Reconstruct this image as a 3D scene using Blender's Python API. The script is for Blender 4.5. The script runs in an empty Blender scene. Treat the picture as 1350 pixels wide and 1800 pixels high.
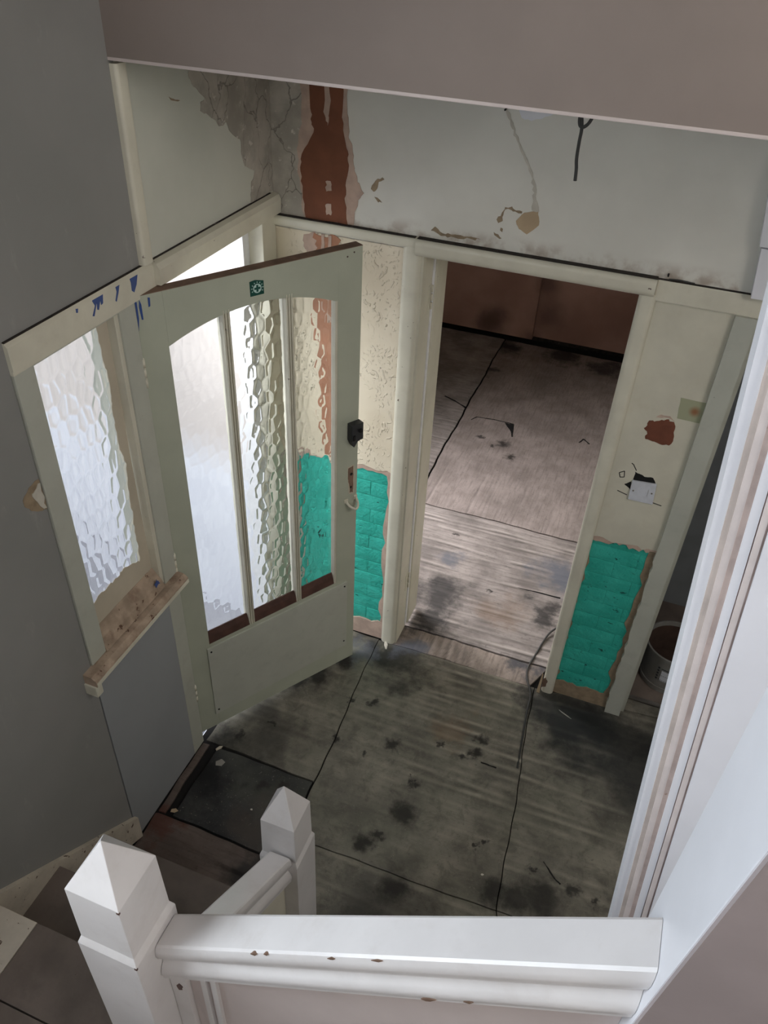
import bpy, bmesh, math, random
import numpy as np
from mathutils import Vector, Matrix
random.seed(7); rng = np.random.default_rng(7)
S = bpy.context.scene
COL = S.collection

# ------------------------------------------------------------------ camera
cam = bpy.data.cameras.new('camera'); co = bpy.data.objects.new('camera', cam); COL.objects.link(co)
RIGHT = Vector((0.9337059, 0.3556172, 0.0415894)); UP = Vector((-0.2487912, 0.5608769, 0.7896329)); FWD = Vector((-0.2574805, 0.7476320, -0.6121685))
co.matrix_world = Matrix(((RIGHT.x, UP.x, -FWD.x, 1.3647), (RIGHT.y, UP.y, -FWD.y, -2.5852), (RIGHT.z, UP.z, -FWD.z, 2.9053), (0, 0, 0, 1)))
cam.sensor_fit = 'HORIZONTAL'; cam.sensor_width = 36; cam.lens = 37.204; cam.clip_start = 0.05
S.camera = co

# ------------------------------------------------------------------ world, daylight, exposure
W = bpy.data.worlds.new('overcast_sky'); S.world = W; W.use_nodes = True
bg = W.node_tree.nodes['Background']; bg.inputs[0].default_value = (0.86, 0.90, 1.0, 1); bg.inputs[1].default_value = 1.25
def area(name, loc, target, sx, sy, watts, col, spread=180):
    l = bpy.data.lights.new(name, 'AREA'); l.shape = 'RECTANGLE'; l.size = sx; l.size_y = sy; l.energy = watts; l.color = col; l.spread = math.radians(spread)
    o = bpy.data.objects.new(name, l); COL.objects.link(o); o.location = loc
    o.rotation_euler = (Vector(target) - Vector(loc)).to_track_quat('-Z', 'Y').to_euler(); return o
# daylight in the stair window (left wall above the quarter landing), in the front porch and in the back room's bay, plus two added fills
area('stair_window_daylight', (-0.10, -2.68, 2.45), (1.0, -2.50, 2.2), 0.75, 1.05, 24, (0.84, 0.92, 1.0))
area('landing_fill', (3.12, -1.95, 3.05), (0.6, -1.5, 1.2), 1.9, 1.2, 50, (1.0, 0.95, 0.90))  # unseen lamp added to brighten the hall and left wall from the right
area('porch_daylight', (-1.7, -1.25, 1.75), (0.3, -0.1, 0.9), 1.3, 1.5, 14, (0.96, 0.97, 1.0))
area('porch_fill', (-0.34, -0.55, 2.22), (0.45, -0.15, 0.7), 0.7, 0.4, 9, (0.96, 0.97, 1.0), 100)  # unseen lamp added above the porch to brighten lower back wall and floor
area('bay_window_daylight', (-0.86, 1.00, 1.45), (0.9, 0.85, 0.0), 1.1, 1.2, 24, (1.0, 0.97, 0.98), 95)
S.view_settings.view_transform = 'Standard'; S.view_settings.look = 'None'; S.view_settings.gamma = 1; S.view_settings.use_curve_mapping = False
S.view_settings.exposure = 0.1
S.cycles.use_denoising = True; S.cycles.use_adaptive_sampling = True; S.cycles.adaptive_threshold = 0.12; S.cycles.adaptive_min_samples = 16
S.cycles.max_bounces = 8; S.cycles.diffuse_bounces = 4; S.cycles.glossy_bounces = 3; S.cycles.transmission_bounces = 8; S.cycles.transparent_max_bounces = 8; S.cycles.caustics_refractive = True; S.cycles.sample_clamp_indirect = 6

# ------------------------------------------------------------------ material helpers
def lin(r, g, b):
    f = lambda c: (c / 255 / 12.92) if c / 255 <= 0.04045 else ((c / 255 + 0.055) / 1.055) ** 2.4
    return (f(r), f(g), f(b), 1.0)
class G:
    """small expression builder on top of a material's node tree"""
    def __init__(s, name):
        s.m = bpy.data.materials.new(name); s.m.use_nodes = True; s.t = s.m.node_tree; s.N = s.t.nodes; s.L = s.t.links
        s.b = s.N['Principled BSDF']; s._pos = None
    def _in(s, n, i, v):
        if v is None: return
        if isinstance(v, bpy.types.NodeSocket): s.L.new(v, n.inputs[i])
        else: n.inputs[i].default_value = v
    def pos(s):
        if s._pos is None: s._pos = s.N.new('ShaderNodeNewGeometry').outputs['Position']
        return s._pos
    def objc(s): return s.N.new('ShaderNodeTexCoord').outputs['Object']
    def math(s, op, a, b=None, c=None, clamp=False):
        n = s.N.new('ShaderNodeMath'); n.operation = op; n.use_clamp = clamp
        s._in(n, 0, a); s._in(n, 1, b); s._in(n, 2, c); return n.outputs[0]
    def vmath(s, op, a, b=None):
        n = s.N.new('ShaderNodeVectorMath'); n.operation = op; s._in(n, 0, a); s._in(n, 1, b)
        return n.outputs['Value'] if op in ('DISTANCE', 'LENGTH', 'DOT_PRODUCT') else n.outputs[0]
    def xyz(s, v):
        n = s.N.new('ShaderNodeSeparateXYZ'); s.L.new(v, n.inputs[0]); return n.outputs
    def noise(s, scale=5, detail=4, rough=0.55, v=None, stretch=None, dist=0, out=0):
        v = v or s.pos()
        if stretch: v = s.vmath('MULTIPLY', v, stretch)
        n = s.N.new('ShaderNodeTexNoise'); s.L.new(v, n.inputs['Vector'])
        n.inputs['Scale'].default_value = scale; n.inputs['Detail'].default_value = detail; n.inputs['Roughness'].default_value = rough; n.inputs['Distortion'].default_value = dist
        return n.outputs[out]
    def vor(s, scale=5, feat='F1', v=None, stretch=None):
        v = v or s.pos()
        if stretch: v = s.vmath('MULTIPLY', v, stretch)
        n = s.N.new('ShaderNodeTexVoronoi'); n.feature = feat; s.L.new(v, n.inputs['Vector']); n.inputs['Scale'].default_value = scale; return n.outputs[0]
    def step(s, x, lo, hi):
        n = s.N.new('ShaderNodeMapRange'); n.interpolation_type = 'SMOOTHSTEP'; s._in(n, 0, x); n.inputs[1].default_value = lo; n.inputs[2].default_value = hi
        return n.outputs[0]
    def mix(s, f, a, b, mode='MIX'):
        n = s.N.new('ShaderNodeMix'); n.data_type = 'RGBA'; n.blend_type = mode; n.clamp_factor = True
        s._in(n, 0, f); s._in(n, 6, a); s._in(n, 7, b); return n.outputs[2]
    def blob(s, p, c, r, soft=0.4):
        d = s.vmath('DISTANCE', p, c); return s.step(d, r, r * (1 - soft))
    def bump(s, h, strength=0.3, dist=0.002):
        n = s.N.new('ShaderNodeBump'); n.inputs['Strength'].default_value = strength; n.inputs['Distance'].default_value = dist
        s.L.new(h, n.inputs['Height']); s.L.new(n.outputs[0], s.b.inputs['Normal'])
    def done(s, col, rough=0.5, spec=None):
        s._in(s.b, 'Base Color', col); s._in(s.b, 'Roughness', rough)
        if spec is not None: s.b.inputs['Specular IOR Level'].default_value = spec
        return s.m
def paint(name, col, rough=0.45, vary=0.08, chips=0.0, chipcol=(70, 48, 36), bump=0.15, scale=6, dirt=0.0, dirtcol=(95, 85, 75), bscale=60):
    g = G(name); c = lin(*col)
    n = g.noise(scale, 5)
    dk = tuple(x * (1 - 2 * vary) for x in c[:3]) + (1,); lt = tuple(min(1, x * (1 + vary)) for x in c[:3]) + (1,)
    out = g.mix(g.step(n, 0.3, 0.7), dk, lt)
    if dirt: out = g.mix(g.math('MULTIPLY', g.step(g.noise(14, 6, 0.65), 0.5, 0.72), dirt), out, lin(*dirtcol))
    if chips: out = g.mix(g.step(g.noise(38, 5, 0.6), 0.74 - chips, 0.755 - chips), out, lin(*chipcol))
    g.bump(g.noise(bscale, 4), bump, 0.002)
    return g.done(out, rough)
def plain(name, col, rough=0.5, metal=0.0):
    g = G(name); n = g.noise(40, 3)
    c = lin(*col); out = g.mix(g.step(n, 0.3, 0.7), tuple(x * .9 for x in c[:3]) + (1,), c)
    g.b.inputs['Metallic'].default_value = metal; return g.done(out, rough)

MAT = {}
MAT['white_gloss'] = paint('white_gloss_paint', (224, 221, 220), 0.28, 0.03, 0.0, bump=0.05, dirt=0.12, dirtcol=(160, 145, 130))
MAT['cream'] = paint('cream_gloss_paint', (212, 208, 190), 0.35, 0.04, 0.03, bump=0.06, dirt=0.10, dirtcol=(150, 138, 118))
MAT['door_green'] = paint('pale_green_door_paint', (176, 180, 162), 0.42, 0.03, 0.0, bump=0.05)
MAT['frame_green'] = paint('pale_grey_green_paint', (182, 184, 172), 0.42, 0.03, 0.005, bump=0.06, dirt=0.1)
MAT['bare_wood'] = paint('bare_brown_wood', (122, 98, 82), 0.7, 0.15, 0.0, bump=0.3, scale=18)
MAT['dark_wood'] = paint('dark_brown_stained_wood', (84, 58, 50), 0.45, 0.15, 0.0, bump=0.2, scale=25)
MAT['black_plastic'] = plain('black_lock_case', (34, 36, 40), 0.45)
MAT['black'] = plain('black_void', (16, 15, 15), 0.9)
MAT['blue_paint'] = plain('blue_paint', (50, 78, 140), 0.4)
MAT['white_plastic'] = plain('white_plastic', (205, 208, 214), 0.35)
MAT['metal'] = plain('worn_metal', (150, 145, 138), 0.4, 0.7)
MAT['sticker_green'] = plain('sticker_green', (6, 72, 60), 0.4)
MAT['sticker_white'] = plain('sticker_white', (190, 214, 208), 0.5)
MAT['terra'] = paint('terracotta_filler', (122, 76, 54), 0.9, 0.10, 0.0, bump=0.5, scale=9, bscale=90)
MAT['terra_low'] = paint('pale_terracotta_filler', (168, 120, 94), 0.9, 0.10, 0.0, bump=0.5, scale=12, dirt=0.3, dirtcol=(200, 170, 150))
MAT['pinkplaster'] = paint('pink_plaster_scar', (190, 166, 150), 0.9, 0.10, 0.0, bump=0.6, scale=14)
MAT['scrape'] = paint('brown_paper_scrape', (150, 132, 108), 0.9, 0.12, 0.0, bump=0.4, scale=30)
MAT['orange'] = paint('tan_filler', (186, 164, 134), 0.9, 0.06, 0.0, bump=0.3)
MAT['peel'] = paint('torn_paper_edge', (200, 195, 182), 0.9, 0.06, 0.0, bump=0.4, scale=20)
MAT['brown_patch'] = paint('brown_mortar', (112, 66, 48), 0.95, 0.1, 0.0, bump=0.6, scale=20)
g = G('olive_patch'); p = g.pos()
MAT['olive'] = g.done(g.mix(g.blob(p, (1.572, 0, 1.566), 0.026, 0.9), lin(158, 160, 132), lin(140, 98, 66)), 0.85)
def grey_plaster():
    g = G('bare_grey_plaster')
    n = g.noise(7, 6, 0.6); c = g.mix(g.step(n, 0.35, 0.68), lin(158, 152, 141), lin(190, 183, 171))
    c = g.mix(g.step(g.noise(30, 5, 0.6), 0.60, 0.70), c, lin(208, 202, 192))
    v = g.vmath('ADD', g.pos(), g.vmath('MULTIPLY', g.noise(6, 4, out=1), (0.14, 0.14, 0.14)))
    cr = g.step(g.vor(7, 'DISTANCE_TO_EDGE', v, (1.6, 1.6, 0.75)), 0.016, 0.004)
    c = g.mix(g.math('MULTIPLY', cr, 0.45), c, lin(66, 62, 58))
    g.bump(g.math('SUBTRACT', n, g.math('MULTIPLY', cr, 0.6)), 0.6, 0.006)
    return g.done(c, 0.92)
MAT['grey_plaster'] = grey_plaster()
def wall_left_mat():
    g = G('left_wall_paint'); x, y, z = g.xyz(g.pos())
    n = g.noise(2.2, 4); grey = g.mix(g.step(n, 0.3, 0.7), lin(134, 134, 131), lin(143, 142, 139))
    sc = g.math('MULTIPLY', g.step(g.noise(5, 6, 0.65, stretch=(1, 2.2, 0.8)), 0.60, 0.75), 0.25)
    grey = g.mix(sc, grey, lin(186, 182, 178))
    grn = g.mix(g.step(n, 0.35, 0.65), lin(196, 198, 185), lin(206, 207, 195))
    g.bump(g.noise(45, 4), 0.06, 0.002)
    return g.done(g.mix(g.step(y, -0.79, -0.785), grey, grn), 0.5)
MAT['wall_left'] = wall_left_mat()
MAT['infill'] = paint('blue_grey_panel_paint', (150, 153, 155), 0.5, 0.03, bump=0.03, scale=2)
def wall_back_mat():
    g = G('back_wall_upper_paint'); x, y, z = g.xyz(g.pos())
    n = g.noise(3, 4); c = g.mix(g.step(n, 0.3, 0.7), lin(212, 210, 200), lin(224, 222, 212))
    c = g.mix(g.math('MULTIPLY', g.step(z, 2.06, 2.0), g.step(g.noise(12, 5), 0.42, 0.62)), c, lin(172, 160, 146))
    g.bump(g.noise(30, 4), 0.08, 0.003)
    return g.done(c, 0.6)
MAT['wall_back'] = wall_back_mat()
def artex():
    g = G('cream_swirl_plaster'); p = g.pos()
    v = g.vmath('ADD', p, g.vmath('MULTIPLY', g.noise(9, 2, out=1), (0.16, 0.16, 0.16)))
    n1 = g.noise(70, 2, 0.5, v=v, stretch=(1.3, 1, 0.7)); r = g.step(n1, 0.56, 0.72)
    n2 = g.step(g.noise(6, 3), 0.42, 0.62)
    h = g.math('MULTIPLY', r, n2)
    n = g.noise(4, 4); c = g.mix(g.step(n, 0.3, 0.7), lin(214, 202, 178), lin(226, 216, 194))
    g.bump(h, 0.9, 0.0045)
    return g.done(c, 0.6)
MAT['artex'] = artex()
MAT['cream_wall'] = paint('cream_wall_paint', (206, 202, 184), 0.5, 0.05, 0.0, bump=0.12, scale=5, dirt=0.12, dirtcol=(176, 160, 130))
def teal(name, a, b):
    g = G(name); c = g.mix(g.step(g.noise(9, 4), 0.3, 0.7), lin(*a), lin(*b))
    g.bump(g.noise(60, 5), 0.8, 0.006)
    ch = g.step(g.noise(30, 6, 0.65, stretch=(0.8, 1, 1.5)), 0.635, 0.655)
    c = g.mix(ch, c, lin(16, 84, 74))
    return g.done(c, 0.45)
MAT['teal'] = teal('teal_brick_paint', (44, 168, 150), (60, 186, 168))
MAT['mortar'] = teal('teal_painted_joint', (36, 154, 136), (50, 172, 154))
MAT['bulkhead'] = paint('pinkish_bulkhead_paint', (141, 129, 122), 0.6, 0.05, 0.0, bump=0.08, scale=2.5)
MAT['ceiling'] = paint('white_ceiling_paint', (200, 196, 190), 0.8, 0.04)
MAT['offview'] = paint('white_stairwell_paint', (226, 222, 218), 0.7, 0.02)
def far_mat():
    g = G('pink_new_plaster'); p = g.pos(); n = g.noise(2.2, 5)
    c = g.mix(g.step(n, 0.3, 0.7), lin(148, 112, 100), lin(172, 136, 124))
    pw = g.vmath('ADD', p, g.vmath('MULTIPLY', g.vmath('SUBTRACT', g.noise(7, 3, out=1), (0.5, 0.5, 0.5)), (0.12, 0, 0.12)))
    for (x, y, z, r, a) in ((0.10, 3.615, 0.14, 0.20, .75), (0.02, 3.615, 0.08, 0.15, .5), (0.44, 3.615, 0.03, 0.12, .6), (0.56, 3.665, 0.25, 0.22, .55), (0.50, 3.665, 0.5, 0.16, .6)):
        c = g.mix(g.math('MULTIPLY', g.blob(pw, (x, y, z), r, 0.9), a), c, lin(70, 50, 42))
    g.bump(g.noise(60, 4), 0.15, 0.002)
    return g.done(c, 0.85)
MAT['far_pink'] = far_mat()
MAT['dark_wall'] = paint('dark_grey_passage_paint', (128, 132, 134), 0.8, 0.06)
MAT['rubble'] = paint('black_rubble', (46, 39, 34), 0.95, 0.3, 0.06, (150, 140, 130), bump=1.0, scale=40)
def porch_mat():
    g = G('two_tone_porch_render'); x, y, z = g.xyz(g.pos()); n = g.noise(5, 4)
    a = g.mix(g.step(n, 0.3, 0.7), lin(202, 194, 189), lin(211, 203, 198)); b = g.mix(g.step(n, 0.3, 0.7), lin(218, 220, 228), lin(232, 234, 240))
    zz = g.math('ADD', z, g.math('MULTIPLY', g.math('SUBTRACT', g.noise(6, 4), 0.5), 0.12))
    g.bump(g.noise(40, 4), 0.3, 0.003)
    return g.done(g.mix(g.step(zz, 0.70, 1.0), b, a), 0.8)
MAT['porch_pink'] = porch_mat()
MAT['porch_white'] = plain('porch_white_paint', (236, 236, 238), 0.5)
MAT['concrete'] = paint('pale_concrete', (160, 160, 166), 0.9, 0.06, bump=0.3)
MAT['stair_brown'] = paint('worn_brown_stair_timber', (118, 106, 97), 0.75, 0.14, 0.02, (60, 48, 42), bump=0.3, scale=7, dirt=0.35, dirtcol=(76, 66, 60))
MAT['stair_cream'] = paint('worn_cream_stair_paint', (206, 196, 180), 0.5, 0.05, 0.10, (86, 62, 48), bump=0.2, scale=12, dirt=0.2)
MAT['sill'] = paint('worn_sill', (172, 152, 132), 0.75, 0.14, 0.10, (96, 70, 54), bump=0.5, scale=22, dirt=0.55, dirtcol=(112, 84, 68))
MAT['smear'] = paint('beige_paint_smear', (196, 186, 166), 0.6, 0.05, bump=0.15)
MAT['moulding_worn'] = paint('beige_worn_moulding', (196, 184, 176), 0.6, 0.08, 0.03, (150, 120, 105), bump=0.3, scale=20)
MAT['casing_white'] = paint('lilac_white_casing', (226, 227, 232), 0.35, 0.02, bump=0.04)
MAT['panel_pink'] = paint('pinkish_white_panel', (208, 196, 192), 0.4, 0.04, bump=0.06, scale=3)
MAT['cable'] = plain('dark_grey_cable', (58, 58, 56), 0.6)
MAT['bucket'] = paint('grubby_white_bucket', (128, 127, 122), 0.5, 0.10, 0.01, (70, 55, 45), bump=0.1, dirt=0.5, dirtcol=(112, 104, 92))
MAT['bucket_in'] = paint('bucket_dried_mud', (74, 56, 46), 0.9, 0.2, bump=0.5)
MAT['print'] = plain('bucket_print', (46, 52, 58), 0.6)
MAT['chip'] = paint('paint_chip', (150, 146, 138), 0.8, 0.1)
def glass_mat():
    g = G('obscured_glass'); g.b.inputs['Transmission Weight'].default_value = 1.0; g.b.inputs['IOR'].default_value = 1.45
    return g.done((0.97, 0.99, 0.98, 1), 0.0)
MAT['glass'] = glass_mat()
def clear_mat():
    m = bpy.data.materials.new('clear_window_glass'); m.use_nodes = True; t = m.node_tree; N = t.nodes; N.clear()
    o = N.new('ShaderNodeOutputMaterial'); a = N.new('ShaderNodeBsdfTransparent'); b = N.new('ShaderNodeBsdfGlossy'); x = N.new('ShaderNodeMixShader'); f = N.new('ShaderNodeFresnel')
    b.inputs['Roughness'].default_value = 0.02; t.links.new(f.outputs[0], x.inputs[0]); t.links.new(a.outputs[0], x.inputs[1]); t.links.new(b.outputs[0], x.inputs[2]); t.links.new(x.outputs[0], o.inputs[0]); return m
MAT['clear'] = clear_mat()

def floor_mat(name, base, light, streak, stains, greys, rust=(), ystreak=False, streak_amt=0.55):
    """bare sheet flooring: colour, grain, stains, and painted light and shade of the ridges"""
    g = G(name); p = g.pos()
    pn = g.vmath('ADD', p, g.vmath('MULTIPLY', g.vmath('SUBTRACT', g.noise(18, 5, 0.65, out=1), (0.5, 0.5, 0.5)), (0.12, 0.12, 0)))
    pw = g.vmath('ADD', p, g.vmath('MULTIPLY', g.vmath('SUBTRACT', g.noise(4.5, 6, 0.65, out=1), (0.5, 0.5, 0.5)), (0.55, 0.55, 0)))
    c = g.mix(g.step(g.noise(5, 6, 0.62), 0.32, 0.70), lin(*base), lin(*light))
    st = g.noise(14, 5, 0.6, stretch=(6, 0.5, 1) if ystreak else (0.5, 6, 1))
    c = g.mix(g.math('MULTIPLY', g.step(st, 0.45, 0.70), streak_amt), c, lin(*streak))
    c = g.mix(g.math('MULTIPLY', g.step(g.noise(60, 6, 0.7), 0.56, 0.70), 0.45), c, lin(46, 42, 38))
    def attr(nm): q = g.N.new('ShaderNodeAttribute'); q.attribute_name = nm; return q.outputs['Fac']
    if streak_amt < 0.5:      # blotchy grime instead of grain
        c = g.mix(g.math('MULTIPLY', g.step(g.noise(13, 6, 0.7, dist=0.6), 0.46, 0.66), 0.55), c, lin(*streak))
        c = g.mix(g.math('MULTIPLY', g.step(g.noise(2.6, 3), 0.45, 0.65), 0.30), c, lin(96, 98, 84))
        c = g.mix(g.math('MULTIPLY', g.step(g.noise(110, 4, 0.7), 0.62, 0.70), 0.5), c, lin(160, 154, 142))
    wear_and_shade = g.step(g.noise(9, 4), 0.25, 0.6)
    c = g.mix(g.math('MULTIPLY', g.math('MULTIPLY', attr('crest'), wear_and_shade), 1.0 if streak_amt < 0.5 else 0.6), c, tuple(min(1, q * 1.5) for q in lin(*light)[:3]) + (1,))  # pale crests: wear, with the ridges' lit tops painted in
    c = g.mix(g.math('MULTIPLY', g.math('MULTIPLY', attr('groove'), wear_and_shade), 0.75), c, lin(52, 47, 42))  # dark line: dirt, with shade painted along one side of each ridge
    for (x, y, r, col, a) in greys:
        c = g.mix(g.math('MULTIPLY', g.blob(pw, (x, y, 0), r, 0.75), a), c, lin(*col))
    for (x, y, r) in rust:
        c = g.mix(g.math('MULTIPLY', g.blob(pw, (x, y, 0), r, 0.9), 0.4), c, lin(122, 96, 72))
    m = None
    for (x, y, r) in stains:
        b = g.blob(pn, (x, y, 0), r * 1.12, 0.75); m = b if m is None else g.math('MAXIMUM', m, b)
    if m is not None: c = g.mix(g.math('MULTIPLY', m, 0.88), c, lin(34, 32, 29))
    g.bump(g.noise(70, 5, 0.6), 0.35, 0.003)
    return g.done(c, 0.62, 0.35)
STAINS = [(0.764, -0.565, 0.042), (1.112, -0.389, 0.033), (1.109, -0.469, 0.033), (1.067, -0.502, 0.028), (0.918, -0.847, 0.065), (0.817, -1.025, 0.048), (0.855, -0.985, 0.030), (0.311, -0.343, 0.085), (0.235, -0.40, 0.06), (0.383, -0.206, 0.06), (0.92, -0.712, 0.028), (0.90, -0.69, 0.02), (1.254, -0.847, 0.019), (1.226, -0.863, 0.016), (1.501, -0.985, 0.115), (1.42, -1.02, 0.09), (1.62, -0.917, 0.033), (0.982, -1.152, 0.075), (1.337, -1.028, 0.075), (0.6, -0.384, 0.028), (0.334, -0.954, 0.037), (0.125, -0.768, 0.023), (0.671, -0.651, 0.019), (0.948, -0.489, 0.019), (0.234, -0.657, 0.019), (0.42, -0.918, 0.023), (1.706, -0.927, 0.023), (1.452, -0.89, 0.016), (0.5, -0.95, 0.035), (0.52, -0.62, 0.02), (0.50, -0.40, 0.02)]
BLK = (26, 28, 30); BLU = (96, 100, 110)
GREYS = [(1.50, -0.16, 0.30, BLK, .92), (1.82, -0.30, 0.42, BLK, .85), (1.30, -0.06, 0.14, BLK, .7), (0.08, -1.05, 0.26, BLK, .9), (0.12, -0.86, 0.15, BLK, .8), (0.30, -1.12, 0.26, BLK, .7), (0.56, -0.10, 0.20, BLK, .85), (0.72, -0.05, 0.13, BLK, .6), (0.62, 0.02, 0.11, BLU, .8), (0.66, 0.22, 0.14, BLK, .8), (1.0, -1.3, 0.3, BLK, .5), (0.45, -0.16, 0.12, BLU, .6), (0.25, -0.7, 0.2, (60, 58, 54), .6)]
MAT['hall_floor'] = floor_mat('hall_sheet_floor', (98, 95, 86), (138, 133, 120), (74, 71, 63), STAINS, GREYS, [(0.98, -0.42, 0.12)], streak_amt=0.18)
MAT['thresh_floor'] = floor_mat('threshold_sheet_floor', (120, 110, 102), (170, 156, 146), (96, 90, 86), [], [(0.64, 0.02, 0.14, BLU, .85), (0.62, 0.24, 0.14, BLK, .85), (1.2, 0.1, 0.10, (70, 74, 82), .8), (0.74, -0.02, 0.09, (60, 68, 84), .7)], ystreak=True)
MAT['room_floor'] = floor_mat('back_room_floor', (122, 115, 111), (166, 157, 152), (96, 91, 88), [(0.60, 0.93, 0.02), (0.9, 0.55, 0.02)], [(0.66, 0.40, 0.20, BLK, .8), (0.6, 0.75, 0.12, BLU, .7), (1.22, 0.80, 0.20, BLU, .85), (1.24, 0.52, 0.13, BLK, .8), (0.7, 0.2, 0.14, BLK, .8)], [(1.0, 0.45, 0.2)])
MAT['room_floor_far'] = floor_mat('back_room_far_floor', (134, 124, 119), (164, 152, 147), (112, 104, 100), [(0.62, 2.0, 0.06), (0.70, 1.86, 0.045), (0.55, 1.95, 0.03), (0.45, 2.02, 0.03)], [(0.25, 3.45, 0.22, BLK, .9), (-0.2, 3.35, 0.3, BLK, .85), (0.75, 3.5, 0.20, BLK, .85), (1.1, 3.45, 0.2, BLK, .8), (0.24, 3.0, 0.1, BLK, .7), (0.2, 2.6, 0.07, BLK, .7)], ystreak=True)
MAT['red_floor'] = floor_mat('reddish_stair_foot_floor', (92, 80, 74), (114, 101, 94), (74, 65, 60), [], [(0.5, -1.3, 0.2, BLK, .8), (0.05, -1.3, 0.12, (90, 50, 40), .7)])
MAT['black_floor'] = floor_mat('black_vinyl_floor', (40, 41, 42), (66, 66, 65), (34, 34, 35), [(0.42, -0.93, 0.03), (0.34, -0.955, 0.035)], [(0.12, -1.0, 0.16, (18, 19, 20), .9), (0.45, -1.1, 0.18, (74, 66, 60), .7)], streak_amt=0.15)
MAT['subfloor'] = plain('dark_subfloor', (22, 20, 19), 0.95)

# ------------------------------------------------------------------ geometry helpers
WLOC = {}
def mk(name, verts, faces, mat, parent=None, smooth=False, local=False, origin=None, bevel=0.0):
    """link one mesh object; verts in world metres (or in the parent's own frame when local)"""
    v = np.array(verts, float)
    if origin is None: origin = np.array([(v[:, 0].min() + v[:, 0].max()) / 2, (v[:, 1].min() + v[:, 1].max()) / 2, v[:, 2].min()])
    origin = np.array(origin, float)
    me = bpy.data.meshes.new(name); me.from_pydata((v - origin).tolist(), [], faces); me.update()
    bm = bmesh.new(); bm.from_mesh(me); bmesh.ops.recalc_face_normals(bm, faces=bm.faces)
    if bevel: bmesh.ops.bevel(bm, geom=bm.edges[:], offset=bevel, segments=2, profile=0.7, affect='EDGES')
    bm.to_mesh(me); bm.free()
    if smooth: me.polygons.foreach_set('use_smooth', [True] * len(me.polygons))
    me.materials.append(MAT[mat] if isinstance(mat, str) else mat)
    o = bpy.data.objects.new(name, me); COL.objects.link(o)
    if parent is not None:
        o.parent = parent
        o.location = origin if local else origin - WLOC[parent.name]
    else: o.location = origin
    WLOC[o.name] = origin if (parent is None or not local) else WLOC[parent.name]
    return o
def empty(name, loc, rz=0):
    o = bpy.data.objects.new(name, None); COL.objects.link(o); o.location = loc; o.rotation_euler = (0, 0, rz); o.empty_display_size = 0.1
    WLOC[o.name] = np.array(loc, float); return o
def tag(o, label, cat=None, group=None, kind=None):
    o['label'] = label
    if cat: o['category'] = cat
    if group: o['group'] = group
    if kind: o['kind'] = kind
    return o
BOXF = [(0, 1, 2, 3), (4, 7, 6, 5), (0, 4, 5, 1), (1, 5, 6, 2), (2, 6, 7, 3), (3, 7, 4, 0)]
def bv(x0, x1, y0, y1, z0, z1): return [(x0, y0, z0), (x1, y0, z0), (x1, y1, z0), (x0, y1, z0), (x0, y0, z1), (x1, y0, z1), (x1, y1, z1), (x0, y1, z1)]
def box(name, b, mat, parent=None, bevel=0.0, local=False): return mk(name, bv(*b), BOXF, mat, parent, bevel=bevel, local=local)
def boxes(name, bl, mat, parent=None):
    v, f = [], []
    for b in bl:
        k = len(v); v += bv(*b); f += [tuple(i + k for i in q) for q in BOXF]
    return mk(name, v, f, mat, parent)
def prism(pts, axis, a, t):
    """polygon in the plane axis=a, thickness t along that axis"""
    n = len(pts); v = []
    for off in (a, a + t):
        for q in pts: w = list(q); w.insert(axis, off); v.append(tuple(w))
    return v, [tuple(range(n)), tuple(range(2 * n - 1, n - 1, -1))] + [(i, (i + 1) % n, n + (i + 1) % n, n + i) for i in range(n)]
def rough_edge(pts, amp=0.004, n=3):
    out = []
    for i, p in enumerate(pts):
        q = pts[(i + 1) % len(pts)]; out.append(p); d = math.hypot(q[0] - p[0], q[1] - p[1]); k = min(n, int(d / 0.012))
        for j in range(1, k + 1):
            t = j / (k + 1); out.append((p[0] + (q[0] - p[0]) * t + random.uniform(-amp, amp), p[1] + (q[1] - p[1]) * t + random.uniform(-amp, amp)))
    return out
def patch(name, pts, axis, a, t, mat, parent, amp=0.003, n=3, local=False):
    v, f = prism(rough_edge(pts, amp, n) if amp else pts, axis, a, t); return mk(name, v, f, mat, parent, local=local)
def sweep(name, prof, p0, p1, u, w, mat, parent=None, smooth=False, local=False, cuts=1):
    """profile (list of (a,b)) along p0->p1; a goes along vector u, b along w"""
    p0, p1, u, w = map(lambda q: np.array(q, float), (p0, p1, u, w)); n = len(prof); v = []
    for k in range(cuts + 1):
        c = p0 + (p1 - p0) * k / cuts; v += [tuple(c + u * a + w * b) for a, b in prof]
    f = [tuple(range(n)), tuple(range(cuts * n + n - 1, cuts * n - 1, -1))]
    for k in range(cuts): f += [(k * n + i, k * n + (i + 1) % n, (k + 1) * n + (i + 1) % n, (k + 1) * n + i) for i in range(n)]
    o = mk(name, v, f, mat, parent, local=local)
    if smooth: shade(o, 40)
    return o
def shade(o, deg):
    me = o.data; me.polygons.foreach_set('use_smooth', [True] * len(me.polygons)); me.set_sharp_from_angle(angle=math.radians(deg))
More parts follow.
